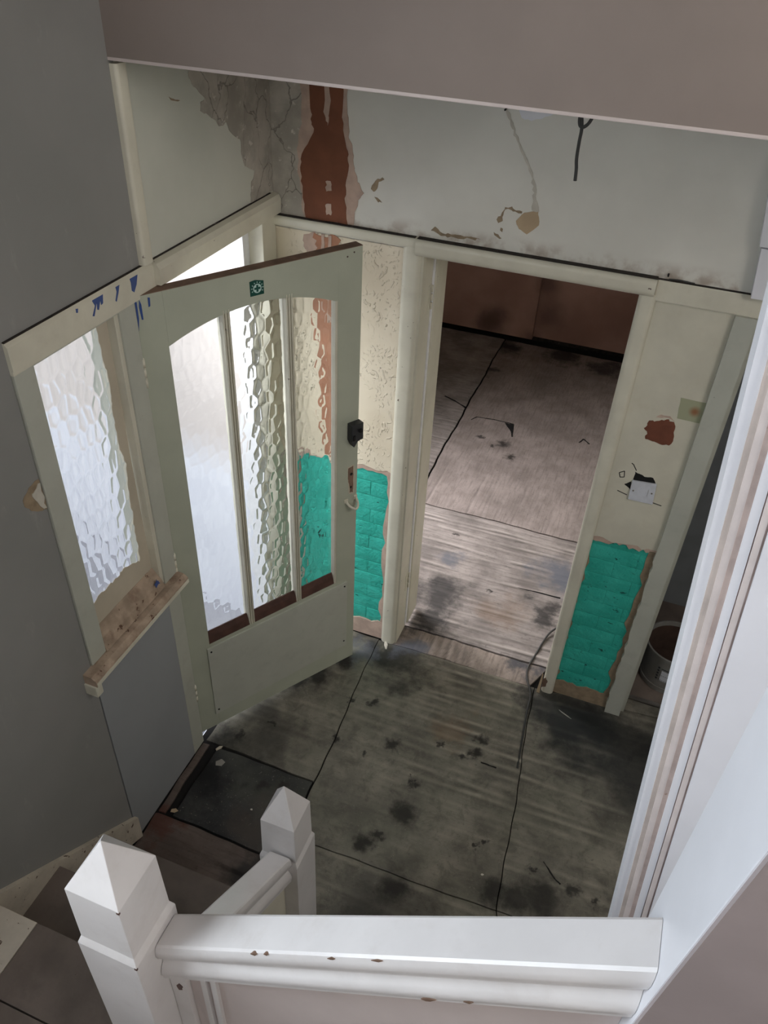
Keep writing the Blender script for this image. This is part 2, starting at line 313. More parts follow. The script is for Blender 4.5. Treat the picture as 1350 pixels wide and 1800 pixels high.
def tube(name, pts, r, mat, parent=None, seg=8, local=False, sub=6):
    P = [np.array(p, float) for p in pts]; Q = []
    for i in range(len(P) - 1):     # Catmull-Rom
        a, b, c, d = P[max(i - 1, 0)], P[i], P[i + 1], P[min(i + 2, len(P) - 1)]
        for k in range(sub):
            t = k / sub; Q.append(0.5 * (2 * b + (c - a) * t + (2 * a - 5 * b + 4 * c - d) * t * t + (3 * b - a - 3 * c + d) * t ** 3))
    Q.append(P[-1]); v = []; ref = np.array([0.31, 0.52, 0.79])
    for i, q in enumerate(Q):
        d = Q[min(i + 1, len(Q) - 1)] - Q[max(i - 1, 0)]; d = d / (np.linalg.norm(d) + 1e-9); s = np.cross(d, ref); s /= np.linalg.norm(s); t = np.cross(d, s)
        v += [tuple(q + r * (math.cos(2 * math.pi * k / seg) * s + math.sin(2 * math.pi * k / seg) * t)) for k in range(seg)]
    n = len(Q); f = [tuple(range(seg)), tuple(range((n - 1) * seg + seg - 1, (n - 1) * seg - 1, -1))]
    for i in range(n - 1): f += [(i * seg + k, i * seg + (k + 1) % seg, (i + 1) * seg + (k + 1) % seg, (i + 1) * seg + k) for k in range(seg)]
    return mk(name, v, f, mat, parent, smooth=True, local=local)
def cyl(name, p0, p1, r, mat, parent=None, seg=12, local=False): return tube(name, [p0, p1], r, mat, parent, seg, local, sub=1)
def arc(cx, cy, r, a0, a1, n): return [(cx + r * math.cos(math.radians(a0 + (a1 - a0) * i / n)), cy + r * math.sin(math.radians(a0 + (a1 - a0) * i / n))) for i in range(n + 1)]

# ------------------------------------------------------------------ floor
fl = box('floor', (-0.02, 3.2, -3.2, 0.13, -0.12, -0.014), 'subfloor'); tag(fl, 'bare hall floor of worn dark sheeting with ridges and stains', 'floor', kind='structure')
fr = box('floor', (-1.0, 1.63, 0.13, 3.72, -0.12, -0.014), 'subfloor'); tag(fr, 'pinkish brown board floor of the room beyond the doorway', 'floor', kind='structure')
def sheet(c, ridge, pitch, amp, mat, parent, dy=0.007, dx=0.03, fade=None, z=0.0, th=0.012):
    """a flooring sheet: c = 4 corners (x,y) counter-clockwise; ridges run along 'x' or 'y' and telegraph the boards below"""
    c = [np.array(q, float) for q in c]; lx = np.linalg.norm(c[1] - c[0]); ly = np.linalg.norm(c[3] - c[0])
    nx = max(2, int(lx / (dx if ridge == 'x' else dy))); ny = max(2, int(ly / (dy if ridge == 'x' else dx)))
    U, V = np.meshgrid(np.linspace(0, 1, nx + 1), np.linspace(0, 1, ny + 1), indexing='ij')
    P = ((1 - U) * (1 - V))[..., None] * c[0] + (U * (1 - V))[..., None] * c[1] + (U * V)[..., None] * c[2] + ((1 - U) * V)[..., None] * c[3]
    X, Y = P[..., 0].copy(), P[..., 1].copy(); X, Y = X + 0.004 * np.sin(9 * Y + 1) + 0.0016 * np.sin(37 * Y), Y + 0.003 * np.sin(10 * X) + 0.0012 * np.sin(41 * X); T = Y if ridge == 'x' else X; Q = X if ridge == 'x' else Y
    H = np.zeros_like(X); CR = np.zeros_like(X); GV = np.zeros_like(X); t = T.min()
    while t < T.max():
        t += pitch * random.uniform(0.55, 1.4); a = amp * random.uniform(0.35, 1.2); ph = random.uniform(0, 6); k = random.uniform(3, 7)
        s = T - t - 0.006 * np.sin(k * Q + ph); m = (0.7 + 0.3 * np.sin(2.3 * k * Q + ph)); H += a * m * np.where(s < 0, np.exp(-(s / 0.006) ** 2), np.exp(-(s / 0.022) ** 2))
        CR += m * a / amp * np.exp(-((s - 0.004) / 0.010) ** 2); GV += m * a / amp * np.exp(-((s + 0.010) / 0.006) ** 2)
    if fade is not None: F_ = fade(X, Y); H *= F_; CR *= F_; GV *= F_
    sc_ = min(1.0, amp / 0.003); CR *= sc_; GV *= sc_
    H += 0.0012 * np.sin(5 * X + 1.3) * np.sin(4 * Y + 0.4)
    e = np.minimum(np.minimum(U * lx, (1 - U) * lx), np.minimum(V * ly, (1 - V) * ly)); H -= 0.0025 * np.exp(-(e / 0.008))
    v = np.stack([X, Y, z + H], -1).reshape(-1, 3).tolist(); I = lambda i, j: i * (ny + 1) + j
    f = [(I(i, j), I(i + 1, j), I(i + 1, j + 1), I(i, j + 1)) for i in range(nx) for j in range(ny)]
    rim = [I(i, 0) for i in range(nx + 1)] + [I(nx, j) for j in range(1, ny + 1)] + [I(i, ny) for i in range(nx - 1, -1, -1)] + [I(0, j) for j in range(ny - 1, 0, -1)]
    k = len(v); v += [(v[r][0], v[r][1], z - th) for r in rim]; n = len(rim)
    f += [(rim[i], k + i, k + (i + 1) % n, rim[(i + 1) % n]) for i in range(n)]
    o = mk('floor_sheet', v, f, mat, parent); shade(o, 50)
    for nm, A in (('crest', CR), ('groove', GV)):
        at_ = o.data.attributes.new(nm, 'FLOAT', 'POINT'); at_.data.foreach_set('value', np.concatenate([A.reshape(-1), np.zeros(n)]).astype(np.float32))
    return o
fadeh = lambda X, Y: np.clip(1.55 + 1.6 * Y, 0.10, 1.0) * np.clip((X - 0.62) * 4, 0.35, 1)
sheet([(0.012, -0.848), (0.524, -0.852), (0.481, -0.004), (0.012, -0.004)], 'x', 0.08, 0.0012, 'hall_floor', fl)
sheet([(0.075, -1.212), (0.541, -1.212), (0.523, -0.862), (0.085, -0.868)], 'x', 0.2, 0.0008, 'black_floor', fl, z=0.005)
sheet([(0.012, -1.212), (0.040, -1.212), (0.040, -0.868), (0.012, -0.868)], 'y', 0.2, 0.0006, 'red_floor', fl, z=0.004)
sheet([(0.545, -1.109), (1.364, -1.089), (1.266, -0.010), (0.485, -0.010)], 'x', 0.052, 0.0065, 'hall_floor', fl, fade=fadeh)
sheet([(1.368, -1.089), (2.5, -1.089), (2.5, 0.10), (1.270, -0.010)], 'x', 0.075, 0.0048, 'hall_floor', fl, fade=lambda X, Y: np.clip(1.4 + 1.0 * Y, 0.3, 1) * np.clip((1.9 - X) * 3, 0.1, 1))
sheet([(1.675, 0.032), (2.49, 0.1035), (2.49, 0.1045), (1.675, 0.1040)], 'x', 0.2, 0.0006, 'hall_floor', fl, z=-0.001)
sheet([(0.547, -1.40), (1.45, -1.40), (1.365, -1.094), (0.547, -1.114)], 'x', 0.12, 0.0015, 'hall_floor', fl)
sheet([(1.454, -1.40), (2.5, -1.40), (2.5, -1.094), (1.369, -1.094)], 'x', 0.12, 0.0015, 'hall_floor', fl)
sheet([(0.012, -1.52), (0.61, -1.52), (0.542, -1.220), (0.012, -1.220)], 'x', 0.14, 0.001, 'red_floor', fl)
def crack(pts, w, parent):
    for p, q in zip(pts[:-1], pts[1:]):
        dx, dy = q[0] - p[0], q[1] - p[1]; l = math.hypot(dx, dy); nx, ny = -dy / l * w, dx / l * w
        patch('floor_crack', [(p[0] + nx * .6, p[1] + ny * .6), (q[0] + nx, q[1] + ny), (q[0] - nx, q[1] - ny), (p[0] - nx * .6, p[1] - ny * .6)], 2, -0.004, 0.0062, 'subfloor', parent, 0.0015, 4)
crack([(0.329, 2.211), (0.355, 2.266), (0.485, 2.283), (0.623, 2.279), (0.651, 2.112)], 0.004, fr)
patch('floor_crack', [(0.560, 2.272), (0.623, 2.270), (0.646, 2.124), (0.630, 2.17)], 2, -0.004, 0.0062, 'subfloor', fr, 0.003)
crack([(0.056, 2.459), (0.148, 2.419), (0.242, 2.363)], 0.006, fr); crack([(1.094, 2.235), (1.116, 2.292), (1.163, 2.243)], 0.005, fr)
crack([(0.99, 0.638), (1.1, 0.637), (1.268, 0.643)], 0.006, fr); crack([(1.143, -0.501), (1.18, -0.503), (1.212, -0.503)], 0.003, fl); crack([(1.486, -0.84), (1.54, -0.891), (1.564, -0.904)], 0.003, fl)
sheet([(0.62, -3.15), (3.15, -3.15), (3.15, -1.41), (0.62, -1.41)], 'x', 0.2, 0.001, 'hall_floor', fl, dy=0.03, dx=0.1)
sheet([(0.005, -1.52), (0.61, -1.52), (0.535, -1.222), (0.005, -1.222)], 'x', 0.14, 0.001, 'red_floor', fl)
sheet([(0.52, -0.006), (1.24, -0.006), (1.30, 0.128), (0.52, 0.128)], 'y', 0.055, 0.0050, 'thresh_floor', fl)
sheet([(-0.98, 0.14), (1.62, 0.14), (1.62, 1.147), (-0.98, 1.140)], 'x', 0.055, 0.0045, 'room_floor', fr)
sheet([(0.275, 1.150), (1.62, 1.16), (1.62, 3.60), (0.235, 3.60)], 'y', 0.11, 0.0022, 'room_floor_far', fr, fade=lambda X, Y: np.clip(2.2 - Y, 0.05, 1))
sheet([(-0.98, 1.145), (0.262, 1.150), (0.222, 3.60), (-0.98, 3.60)], 'x', 0.05, 0.0035, 'room_floor', fr, fade=lambda X, Y: np.clip(2.6 - Y, 0.1, 1))

# ------------------------------------------------------------------ walls
wl = boxes('wall_left', [(-0.12, 0, -3.2, -3.15, 0, 4.4), (-0.12, 0, -3.15, -2.25, 0, 1.85), (-0.12, 0, -3.15, -2.25, 3.05, 4.4), (-0.12, 0, -2.25, -1.337, 0, 4.4),
                         (-0.12, 0, -1.337, 0.0, 2.071, 4.4), (-0.12, -0.008, -1.337, -0.88, 0, 0.955)], 'wall_left')
tag(wl, 'grey painted stair-side wall holding the front door and its sidelight', 'wall', kind='structure')
wb = boxes('wall_back', [(0.0, 0.56, 0.014, 0.12, 0, 1.95), (1.31, 1.66, 0.014, 0.12, 0, 1.95), (0.0, 3.2, 0.0, 0.12, 1.95, 2.575), (2.5, 3.2, 0.0, 0.12, 0, 1.95)], 'wall_back')
tag(wb, 'end wall of the hall with patched plaster above the open doorway', 'wall', kind='structure')
wk = boxes('wall_bulkhead', [(0.0, 3.2, -0.808, -0.78, 2.578, 4.4)], 'bulkhead'); tag(wk, 'pinkish bulkhead face above the hall, across the top of the view', 'wall', kind='structure')
box('plaster_lip', (0.0, 3.2, -0.8090, -0.775, 2.5715, 2.5790), 'panel_pink', wk, bevel=0.002)
ce = box('ceiling', (0.0, 3.2, -0.78, 0.0, 2.576, 2.70), 'ceiling'); tag(ce, 'low white hall ceiling behind the bulkhead', 'ceiling', kind='structure')
cu = box('ceiling', (-0.12, 3.32, -3.32, 0.12, 4.4, 4.5), 'ceiling'); tag(cu, 'high ceiling over the stairwell', 'ceiling', kind='structure')
wn = box('wall_near', (-0.12, 3.2, -3.32, -3.2, 0, 4.4), 'offview'); tag(wn, 'white wall behind the stairs, at the viewer\'s back', 'wall', kind='structure')
wr = box('wall_right', (3.2, 3.32, -3.32, 0.12, 0, 4.4), 'offview'); tag(wr, 'white wall on the far right of the stairwell', 'wall', kind='structure')
# back room
wf = boxes('wall_far', [(-1.12, 1.68, 3.72, 3.84, -0.12, 2.5)], 'rubble'); tag(wf, 'pink plastered far wall of the room beyond the doorway', 'wall', kind='structure')
box('plaster_panel', (-1.0, 0.452, 3.615, 3.72, 0.035, 2.5), 'far_pink', wf, bevel=0.003)
box('plaster_panel', (0.452, 1.63, 3.665, 3.72, 0.045, 2.5), 'far_pink', wf)
wp = box('wall_partition', (1.63, 1.68, 0.121, 3.72, -0.12, 2.5), 'cream_wall'); tag(wp, 'partition between the back room and the dark recess', 'wall', kind='structure')
wo = boxes('wall_bay', [(-1.12, -1.0, 0.12, 0.45, -0.12, 2.5), (-1.12, -1.0, 0.45, 1.75, -0.12, 0.75), (-1.12, -1.0, 0.45, 1.75, 2.15, 2.5), (-1.12, -1.0, 1.75, 3.72, -0.12, 2.5)], 'cream_wall'); tag(wo, 'window wall on the left of the back room', 'wall', kind='structure')
cr = box('ceiling', (-1.12, 1.68, 0.12, 3.84, 2.5, 2.574), 'ceiling'); tag(cr, 'ceiling of the room beyond the doorway', 'ceiling', kind='structure')
# dark recess on the right
wd = boxes('wall_recess', [(2.5, 2.6, 0.121, 1.0, -0.12, 2.5), (1.68, 2.5, 0.85, 1.0, -0.12, 2.5), (1.68, 2.5, 0.121, 0.85, 2.4, 2.5), (1.681, 1.69, 0.121, 0.85, 0, 2.4)], 'dark_wall'); tag(wd, 'dark grey walls of the recess to the right of the doorway', 'wall', kind='structure')
fd = box('floor', (1.681, 2.5, 0.13, 0.85, -0.12, -0.004), 'stair_brown'); tag(fd, 'floor of the dark recess under the bucket', 'floor', kind='structure')
box('threshold_strip', (1.66, 2.5, 0.105, 0.122, -0.004, 0.006), 'metal', fd)
# porch outside the front door
po = box('wall_porch', (-3.0, -0.12, 0.0, 0.118, -0.12, 2.9), 'porch_pink'); tag(po, 'daylit pale pink and white porch wall seen through the front door', 'wall', kind='structure')
gr = box('ground', (-4.5, -0.12, -4.0, 0.0, -0.22, -0.12), 'concrete'); tag(gr, 'pale concrete path outside the front door', 'ground', kind='structure')

D = {
'grey_left': [(-0.42, 2.57), (-0.275, 2.57), (-0.001, 2.57), (-0.001, 2.073), (-0.166, 2.073), (-0.157, 2.129), (-0.129, 2.168), (-0.191, 2.196), (-0.205, 2.229), (-0.209, 2.28), (-0.265, 2.312), (-0.285, 2.343), (-0.329, 2.34), (-0.367, 2.369), (-0.425, 2.398), (-0.421, 2.42), (-0.395, 2.427), (-0.449, 2.464), (-0.47, 2.50)],
'grey_back': [(0.001, 2.57), (0.138, 2.57), (0.128, 2.333), (0.113, 2.226), (0.115, 2.116), (0.13, 1.998), (0.001, 1.998)],
'pink': [(0.112, 2.57), (0.28, 2.57), (0.279, 2.349), (0.284, 2.282), (0.299, 2.245), (0.304, 2.197), (0.317, 2.162), (0.343, 2.111), (0.323, 2.085), (0.308, 1.998), (0.121, 1.998), (0.106, 2.096), (0.099, 2.17), (0.103, 2.243), (0.115, 2.323)],
'terra': [(0.15, 2.57), (0.267, 2.57), (0.263, 2.356), (0.27, 2.28), (0.283, 2.238), (0.288, 2.194), (0.276, 2.129), (0.275, 2.073), (0.286, 1.998), (0.126, 1.998), (0.116, 2.088), (0.109, 2.153), (0.115, 2.208), (0.16, 2.281), (0.154, 2.31), (0.149, 2.352)],
'streak1': [(0.202, 2.5), (0.22, 2.5), (0.218, 2.359), (0.211, 2.308), (0.205, 2.321), (0.199, 2.357)],
'streak2': [(0.203, 2.132), (0.222, 2.135), (0.226, 2.104), (0.207, 2.099)],
'streak3': [(0.205, 2.057), (0.224, 2.06), (0.224, 2.021), (0.207, 2.02)],
'lowpink': [(0.115, 1.937), (0.147, 1.95), (0.173, 1.95), (0.173, 1.878), (0.127, 1.869), (0.114, 1.895)],
'lowterra': [(0.156, 1.95), (0.244, 1.95), (0.262, 1.913), (0.269, 1.645), (0.266, 1.455), (0.262, 1.302), (0.259, 1.02), (0.196, 1.02), (0.191, 1.122), (0.182, 1.283), (0.173, 1.435), (0.169, 1.532), (0.161, 1.658), (0.161, 1.887)],
'brown': [(1.436, 1.497), (1.454, 1.497), (1.476, 1.51), (1.499, 1.518), (1.521, 1.505), (1.526, 1.472), (1.533, 1.438), (1.524, 1.417), (1.505, 1.414), (1.473, 1.42), (1.44, 1.423), (1.439, 1.454), (1.426, 1.464), (1.435, 1.478)],
'tape': [(1.515, 1.607), (1.603, 1.606), (1.605, 1.527), (1.523, 1.528)],
'hole': [(1.439, 1.28), (1.475, 1.267), (1.505, 1.271), (1.52, 1.245), (1.439, 1.236)],
'hole2': [(1.413, 1.216), (1.435, 1.235), (1.44, 1.195), (1.429, 1.207)],
'peel': [(0.793, 2.417), (0.803, 2.413), (0.823, 2.377), (0.847, 2.332), (0.872, 2.295), (0.898, 2.257), (0.917, 2.217), (0.922, 2.184), (0.940, 2.139), (0.926, 2.137), (0.916, 2.140), (0.915, 2.173), (0.911, 2.213), (0.889, 2.254), (0.856, 2.306), (0.834, 2.345), (0.813, 2.376)],
'orange': [(0.871, 2.1), (0.894, 2.129), (0.938, 2.142), (0.946, 2.097), (0.912, 2.063), (0.884, 2.076)],
'sc1': [(0.83, 2.137), (0.852, 2.142), (0.862, 2.133), (0.887, 2.131), (0.886, 2.125), (0.857, 2.127), (0.84, 2.133), (0.828, 2.122), (0.828, 2.093), (0.814, 2.084), (0.807, 2.094), (0.819, 2.107)],
'sc2': [(0.803, 2.053), (0.819, 2.048), (0.832, 2.037), (0.825, 2.034), (0.806, 2.044)],
'sc3': [(0.824, 2.071), (0.832, 2.068), (0.831, 2.057), (0.823, 2.062)],
'sc4': [(0.602, 2.04), (0.613, 2.034), (0.63, 2.022), (0.674, 2.025), (0.713, 2.024), (0.762, 2.022), (0.734, 2.018), (0.675, 2.014), (0.625, 2.012), (0.588, 2.025)],
'sc5': [(0.368, 2.129), (0.383, 2.157), (0.407, 2.171), (0.415, 2.166), (0.395, 2.155), (0.39, 2.132), (0.378, 2.121)],
'sc6': [(0.381, 2.105), (0.402, 2.097), (0.41, 2.09), (0.396, 2.088)],
'hole_left': [(-1.404, 1.672), (-1.376, 1.693), (-1.338, 1.696), (-1.338, 1.60), (-1.362, 1.61), (-1.388, 1.628), (-1.403, 1.65)],
'hole_left2': [(-1.372, 1.672), (-1.338, 1.685), (-1.338, 1.605), (-1.357, 1.622), (-1.368, 1.65)],
'scuff_left': [(-0.575, 2.458), (-0.545, 2.446), (-0.523, 2.441), (-0.535, 2.44), (-0.566, 2.448)],
}
# bare plaster and scars
patch('plaster_patch', D['grey_left'], 0, -0.002, 0.0035, 'grey_plaster', wl, 0.004)
patch('plaster_patch', D['hole_left'], 0, -0.002, 0.003, 'scrape', wl)
patch('plaster_patch', D['hole_left2'], 0, -0.002, 0.005, 'peel', wl, 0.006)
patch('wall_scuff', D['scuff_left'], 0, -0.001, 0.0018, 'scrape', wl, 0.001)
patch('plaster_patch', D['grey_back'], 1, 0.002, -0.0035, 'grey_plaster', wb, 0.003)
patch('plaster_scar', D['pink'], 1, 0.002, -0.0045, 'pinkplaster', wb, 0.006)
patch('filler_stripe', D['terra'], 1, 0.002, -0.006, 'terra', wb, 0.004)
for k in ('streak1', 'streak2', 'streak3'): patch('plaster_streak', D[k], 1, -0.002, -0.0035, 'pinkplaster', wb, 0.005, 5)
for k in ('sc1', 'sc2', 'sc3', 'sc4', 'sc5', 'sc6'): patch('wall_scuff', D[k], 1, 0.001, -0.0018, 'scrape', wb, 0.004)
patch('torn_edge', D['peel'], 1, 0.001, -0.003, 'peel', wb, 0.004)
patch('filler_patch', D['orange'], 1, 0.001, -0.0025, 'orange', wb, 0.002)
# peeling paper flap under the ceiling
patch('paper_flap', [(0.822, 2.44), (0.90, 2.452), (0.985, 2.465), (0.93, 2.415), (0.875, 2.395), (0.845, 2.40)], 1, 0.001, -0.004, 'casing_white', wb, 0.002)
# plaster coats of the lower wall, standing proud of the painted brick
def jag(x0, x1, zb, amp, n):
    pts = [(x0 + (x1 - x0) * i / n, zb + random.uniform(-amp, amp)) for i in range(n + 1)]; return pts
pl = jag(0.002, 0.50, 1.0, 0.010, 22); v, f = prism(pl + [(0.50, 1.952), (0.002, 1.952)], 1, 0.0, 0.015); mk('plaster_coat', v, f, 'artex', wb)
pl = jag(1.335, 1.60, 0.945, 0.008, 14); v, f = prism(pl + [(1.60, 1.952), (1.335, 1.952)], 1, 0.0, 0.015); mk('plaster_coat', v, f, 'cream_wall', wb)
for x0, x1, zb in ((0.06, 0.50, 0.998), (1.34, 1.60, 0.944)):
    up = jag(x0, x1, zb + 0.012, 0.004, 20); lo = jag(x0, x1, zb - 0.012, 0.010, 20)[::-1]
    v, f = prism(up + lo, 1, 0.002, 0.013); mk('plaster_edge', v, f, 'pinkplaster', wb)
patch('plaster_scar', D['lowpink'], 1, 0.001, -0.002, 'pinkplaster', wb, 0.005)
patch('filler_stripe', D['lowterra'], 1, 0.001, -0.0035, 'terra_low', wb, 0.010, 5)
for k, (x, z0, z1) in enumerate(((0.185, 1.88, 1.95), (0.212, 1.90, 1.95), (0.20, 1.62, 1.72))):
    patch('plaster_streak', [(x, z0), (x + 0.012, z0), (x + 0.013, z1), (x, z1)], 1, -0.0015, -0.0025, 'pinkplaster', wb, 0.002)
patch('mortar_patch', D['brown'], 1, 0.001, -0.0025, 'brown_patch', wb, 0.004)
patch('mortar_patch', [(1.455, 1.515), (1.495, 1.522), (1.52, 1.512), (1.50, 1.53), (1.47, 1.53)], 1, 0.001, -0.0018, 'pinkplaster', wb, 0.004)
patch('paint_patch', D['tape'], 1, 0.001, -0.002, 'olive', wb, 0.001)
patch('wall_hole', D['hole'], 1, 0.001, -0.0018, 'black', wb, 0.003)
patch('wall_hole', D['hole2'], 1, 0.001, -0.0018, 'black', wb, 0.002)
for a, b in (((1.395, 1.182), (1.433, 1.172)), ((1.528, 1.165), (1.562, 1.160)), ((1.428, 1.305), (1.442, 1.285)), ((1.419, 1.312), (1.429, 1.306)), ((1.385, 1.26), (1.402, 1.272)), ((1.385, 1.26), (1.392, 1.242)), ((1.392, 1.242), (1.406, 1.246)), ((1.406, 1.246), (1.402, 1.272))):
    dx, dz = b[0] - a[0], b[1] - a[1]; l = math.hypot(dx, dz); nx, nz = -dz / l * 0.0016, dx / l * 0.0016
    patch('pencil_mark', [(a[0] + nx, a[1] + nz), (b[0] + nx, b[1] + nz), (b[0] - nx, b[1] - nz), (a[0] - nx, a[1] - nz)], 1, 0.001, -0.0016, 'black', wb, 0)
# painted bricks
bricks = {}
def brick(x0, x1, z0, z1):
    v, f = prism([(x0, z0), (x1, z0), (x1, z1), (x0, z1)], 1, 0.012, -0.0055 + random.uniform(-0.0008, 0.0008))
    o = mk('brick', v, f, 'teal', wb, bevel=0.0034); shade(o, 60); return o
box('mortar_bed', (0.06, 0.53, 0.0080, 0.0145, 0.09, 1.0), 'mortar', wb)
box('mortar_bed', (1.335, 1.60, 0.0076, 0.0145, 0.07, 0.945), 'mortar', wb)
for c in range(12):
    z0 = 0.105 + c * 0.075; z1 = z0 + 0.0715
    xs = [0.085, 0.30, 0.515] if c % 2 else [0.085, 0.192, 0.407, 0.515]
    for a, b in zip(xs[:-1], xs[1:]): brick(a + 0.0022, b - 0.0022, z0, z1 - (0.01 if c == 11 else 0))
    z0 -= 0.02; z1 = z0 + 0.0725
    xs = [1.335, 1.46, 1.585] if c % 2 else [1.335, 1.545, 1.585]
    if z1 < 0.945:
        for a, b in zip(xs[:-1], xs[1:]): brick(a + 0.0018, b - 0.0018, z0, z1)
# plaster base strip under the bricks, torn pink edges
v, f = prism([(0.0, 0.0), (0.50, 0.0)] + jag(0.0, 0.50, 0.10, 0.015, 16)[::-1], 1, 0.000, 0.013); mk('plaster_base', v, f, 'pinkplaster', wb)
v, f = prism([(1.345, 0.0), (1.60, 0.0)] + jag(1.345, 1.60, 0.088, 0.010, 12)[::-1], 1, 0.003, 0.012); mk('plaster_base', v, f, 'scrape', wb)
v, f = prism([(0.50, 0.05), (0.50, 0.99)] + [(0.482 + random.uniform(-0.012, 0.010), 0.99 - i * 0.047) for i in range(21)], 1, 0.003, 0.012); mk('plaster_edge', v, f, 'pinkplaster', wb)
v, f = prism([(1.60, 0.05), (1.60, 0.94)] + [(1.578 + random.uniform(-0.014, 0.010), 0.94 - i * 0.0445) for i in range(21)], 1, 0.002, 0.012); mk('plaster_edge', v, f, 'scrape', wb)
v, f = prism([(1.335, 0.05), (1.335, 0.94)] + [(1.352 + random.uniform(-0.010, 0.012), 0.94 - i * 0.0445) for i in range(21)], 1, 0.003, 0.012); mk('plaster_edge', v, f, 'scrape', wb)

# ------------------------------------------------------------------ trim on the back wall
def rounded(w, t, r=0.012): return [(0, 0), (w, 0)] + arc(w - r, -t + r, r, 0, -90, 5) + arc(r, -t + r, r, 270, 180, 5)
al = sweep('trim_1', rounded(0.070, 0.030, 0.020), (0.495, 0.014, 0), (0.495, 0.014, 1.972), (1, 0, 0), (0, 1, 0), 'cream', smooth=True); tag(al, 'cream architrave on the left of the inner doorway, beside the teal brick', 'architrave', kind='structure')
ar = sweep('trim_2', rounded(0.055, 0.032, 0.018), (1.300, 0.014, 0), (1.300, 0.014, 1.945), (1, 0, 0), (0, 1, 0), 'cream', smooth=True); tag(ar, 'cream architrave on the right of the inner doorway', 'architrave', kind='structure')
patch('bare_chip', [(1.3, 0.03), (1.318, 0.04), (1.322, 0.075), (1.31, 0.10), (1.3, 0.09)], 1, -0.0175, -0.001, 'bare_wood', ar, 0.003)
at = sweep('trim_3', rounded(0.062, 0.060, 0.022)[0:] , (0.545, 0.030, 1.936), (1.345, 0.030, 1.936), (0, 0, 1), (0, 1, 0), 'cream', smooth=True); tag(at, 'cream head board over the inner doorway', 'architrave', kind='structure')
hr = sweep('trim_4', rounded(0.040, 0.030, 0.014), (0.0, 0.012, 1.956), (0.545, 0.012, 1.956), (0, 0, 1), (0, 1, 0), 'cream', smooth=True); tag(hr, 'thin cream head rail between the front door corner and the inner doorway', 'rail', kind='structure')
h2 = box('trim_5', (1.345, 1.72, -0.012, 0.012, 1.925, 1.994), 'cream', bevel=0.004); tag(h2, 'flat cream head board above the switch plate, right of the doorway', 'rail', kind='structure')
for b in ((0.004, 0.54, -0.017, -0.0005, 1.9955, 1.9985), (0.55, 1.345, -0.025, -0.0005, 1.9975, 2.0), (1.345, 1.72, -0.011, -0.0005, 1.9935, 1.996)):
    o = box('dust_layer', b, 'rubble', hr if b[1] < 0.6 else (at if b[1] < 1.4 else h2))
# right-hand trim with chewed paint edge
tr = empty('trim_6', (1.635, -0.01, 0)); tag(tr, 'pale green corner post between the teal brick and the dark recess', 'post', kind='structure')
pts = [(1.598 + (random.uniform(-0.006, 0.004) if 0.05 < z < 0.95 else 0), z) for z in np.linspace(0, 1.925, 60)]
v, f = prism(pts + [(1.664, 1.925), (1.664, 0.0)], 1, 0.012, -0.034); mk('post_face', v, f, 'frame_green', tr)
box('post_lining', (1.655, 1.680, 0.012, 0.120, 0.0, 1.925), 'frame_green', tr)
# door lining of the inner doorway
dl = empty('door_2', (0.93, 0.07, 0)); tag(dl, 'empty cream door lining of the inner doorway with old hinges', 'door frame', kind='structure')
box('jamb', (0.560, 0.572, 0.0, 0.130, 0, 1.95), 'cream', dl); box('jamb', (1.312, 1.324, 0.0, 0.130, 0, 1.95), 'cream', dl); box('head', (0.572, 1.312, 0.0, 0.130, 1.938, 1.95), 'cream', dl)
box('door_stop', (0.572, 0.584, 0.135, 0.27, 0.02, 1.938), 'cream', dl, bevel=0.003); box('stop_bead', (0.572, 0.578, 0.118, 0.134, 0.02, 1.938), 'porch_white', dl, bevel=0.002)
for z in (1.745, 0.33):
    h = box('hinge', (0.5715, 0.5735, 0.085, 0.116, z - 0.05, z + 0.05), 'cream', dl)
    for k in range(3): cyl('knuckle', (0.577, 0.112, z - 0.045 + k * 0.033), (0.577, 0.112, z - 0.020 + k * 0.033), 0.005, 'cream', h)
# white boxing above the head board on the right
bb = empty('trim_7', (1.66, -0.02, 2.0)); tag(bb, 'white boxing at the right end of the wall above the head board', 'boxing', kind='structure')
v, f = prism([(1.620, 1.998), (1.604, 2.146), (1.75, 2.146), (1.75, 1.998)], 1, -0.001, -0.05); mk('board', v, f, 'casing_white', bb)
v, f = prism([(1.597, 2.152), (1.575, 2.30), (1.575, 2.574), (1.75, 2.574), (1.75, 2.152)], 1, -0.001, -0.055); mk('board', v, f, 'casing_white', bb)

# ------------------------------------------------------------------ front door frame and sidelight (left wall)
df = empty('door_3', (0, -0.45, 0)); tag(df, 'pale front door frame with blue paint drips on its head', 'door frame', kind='structure')
v, f = prism([(0.012, 2.0), (0.012, 2.06), (0.004, 2.071), (-0.12, 2.071), (-0.12, 2.0)], 1, -1.337, 1.307)
head = mk('frame_head', [(x, y, z) for (x, y, z) in v], f, 'cream', df)
box('frame_head_bead', (-0.05, 0.010, -1.337, -0.03, 1.988, 2.001), 'cream', df, bevel=0.003)
box('hinge_jamb', (-0.12, 0.004, -0.928, -0.856, 0.0, 1.99), 'frame_green', df, bevel=0.003)
box('corner_jamb', (-0.12, 0.006, -0.105, -0.004, 0.0, 1.99), 'cream', df, bevel=0.004)
box('corner_stop', (-0.12, -0.05, -0.150, -0.105, 0.0, 1.99), 'porch_white', df, bevel=0.003)
v, f = prism([(-0.888 + (random.uniform(-0.004, 0.002)), z) for z in np.linspace(0.0, 0.94, 40)] + [(-0.874, 0.94), (-0.874, 0.0)], 0, -0.01, 0.013); mk('bare_strip', v, f, 'dark_wood', df)
